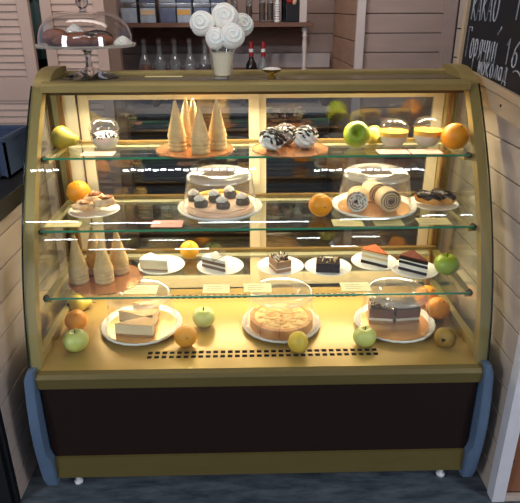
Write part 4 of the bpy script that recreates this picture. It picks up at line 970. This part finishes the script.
apple((-0.172, 0.245, z4), 0.036, GAPP, 'green apple between cheesecake and pie, case floor')
orange((-0.217, 0.128, z4), 0.034, 'orange in front of the green apple near the air slots', m=mat('dull_orange_peel', (242, 164, 50), 0.45, noise=0.12, scale=14, bump=0.2, bscale=220), tip=1.2)
cake_plate((0.070, 0.240, z4), 0.122, 'scalloped white plate under the round golden pie, case floor', None)
cake_dome((0.070, 0.240, z4+0.014), 0.110, 0.112, 'clear dome over the round golden pie, case floor')
t = thing('round_pie', 'round golden pie cut into wedges, centre of the case floor', 'pie', (0.070, 0.238, z4+0.0058), 0.2)
NW = 10
for k in range(NW):
    a0 = 2*pi*k/NW+0.012; a1 = 2*pi*(k+1)/NW-0.012
    arcp = lambda rr: [(rr*cos(a0+(a1-a0)*i/8), rr*sin(a0+(a1-a0)*i/8)) for i in range(9)]
    b = B(); prism(b, [(0.002*cos((a0+a1)/2), 0.002*sin((a0+a1)/2))] + arcp(0.092), 'z', 0, 0.020); 
    q = arcp(0.098); q2 = arcp(0.084)
    prism(b, q + q2[::-1], 'z', 0.0, 0.031); mk('pie_wedge_crust', b, CRUST, t)
    b = B(); prism(b, [(0.003*cos((a0+a1)/2), 0.003*sin((a0+a1)/2))] + arcp(0.0838), 'z', 0.0202, 0.028)
    rr = random.Random(k)
    for i in range(7):
        a = rr.uniform(a0+0.08, a1-0.08); q_ = rr.uniform(0.02, 0.076); lumpy(b, 0.011, 0.007, 0.0035, 0.2, 2, i+k, 10, c=(q_*cos(a), q_*sin(a), 0.028))
    mk('pie_wedge_filling', b, PIEF, t, True)
orange((0.110, 0.088, z4), 0.0295, 'small yellow lemon in front of the pie, on the air slots', YELF, 'lemon', 'lemon', 1.08)
apple((0.308, 0.118, z4), 0.0345, GAPP, 'green apple at the front between pie and dark cake')
cake_plate((0.425, 0.232, z4), 0.124, 'white plate with golden inlay under the dark layered cake, case floor')
cake_dome((0.425, 0.232, z4+0.014), 0.108, 0.112, 'clear dome over the dark layered cake, case floor')
LC = [('biscuit_base', 0.009, BISC, 0), ('cream_layer', 0.009, CREAMF, 0.0008), ('chocolate_mousse', 0.030, mat('reddish_mousse', (112, 62, 48), 0.5, noise=0.15, scale=30), 0.0), ('chocolate_top', 0.003, CHOC, 0)]
block_slice((0.386, 0.262, z4+0.0075), radians(-8), 0.072, 0.074, LC, 'chocolate mousse cake slice, left one on the golden inlay', 'mousse_cake_slice', crumbs_top((CHOC, SPL), 150, 11, 0.0055))
block_slice((0.4625, 0.262, z4+0.0075), radians(6), 0.072, 0.076, LC, 'chocolate mousse cake slice, right one on the golden inlay', 'mousse_cake_slice', crumbs_top((CHOC, SPL), 150, 12, 0.0055))
orange((0.571, 0.268, z4), 0.037, 'orange at the back right of the case floor')
orange((0.560, 0.352, z4), 0.037, 'orange behind the other one at the right of the case floor')
pear((0.545, 0.112, z4), 0.075, 0.031, PEARR, 'brownish pear with its base facing front, front right of case floor', radians(60))

scn.cycles.max_bounces = 14; scn.cycles.transparent_max_bounces = 40; scn.cycles.glossy_bounces = 6; scn.cycles.diffuse_bounces = 4
scn.cycles.caustics_reflective = False; scn.cycles.caustics_refractive = False
scn.cycles.use_denoising = True
scn.cycles.sample_clamp_indirect = 4.0
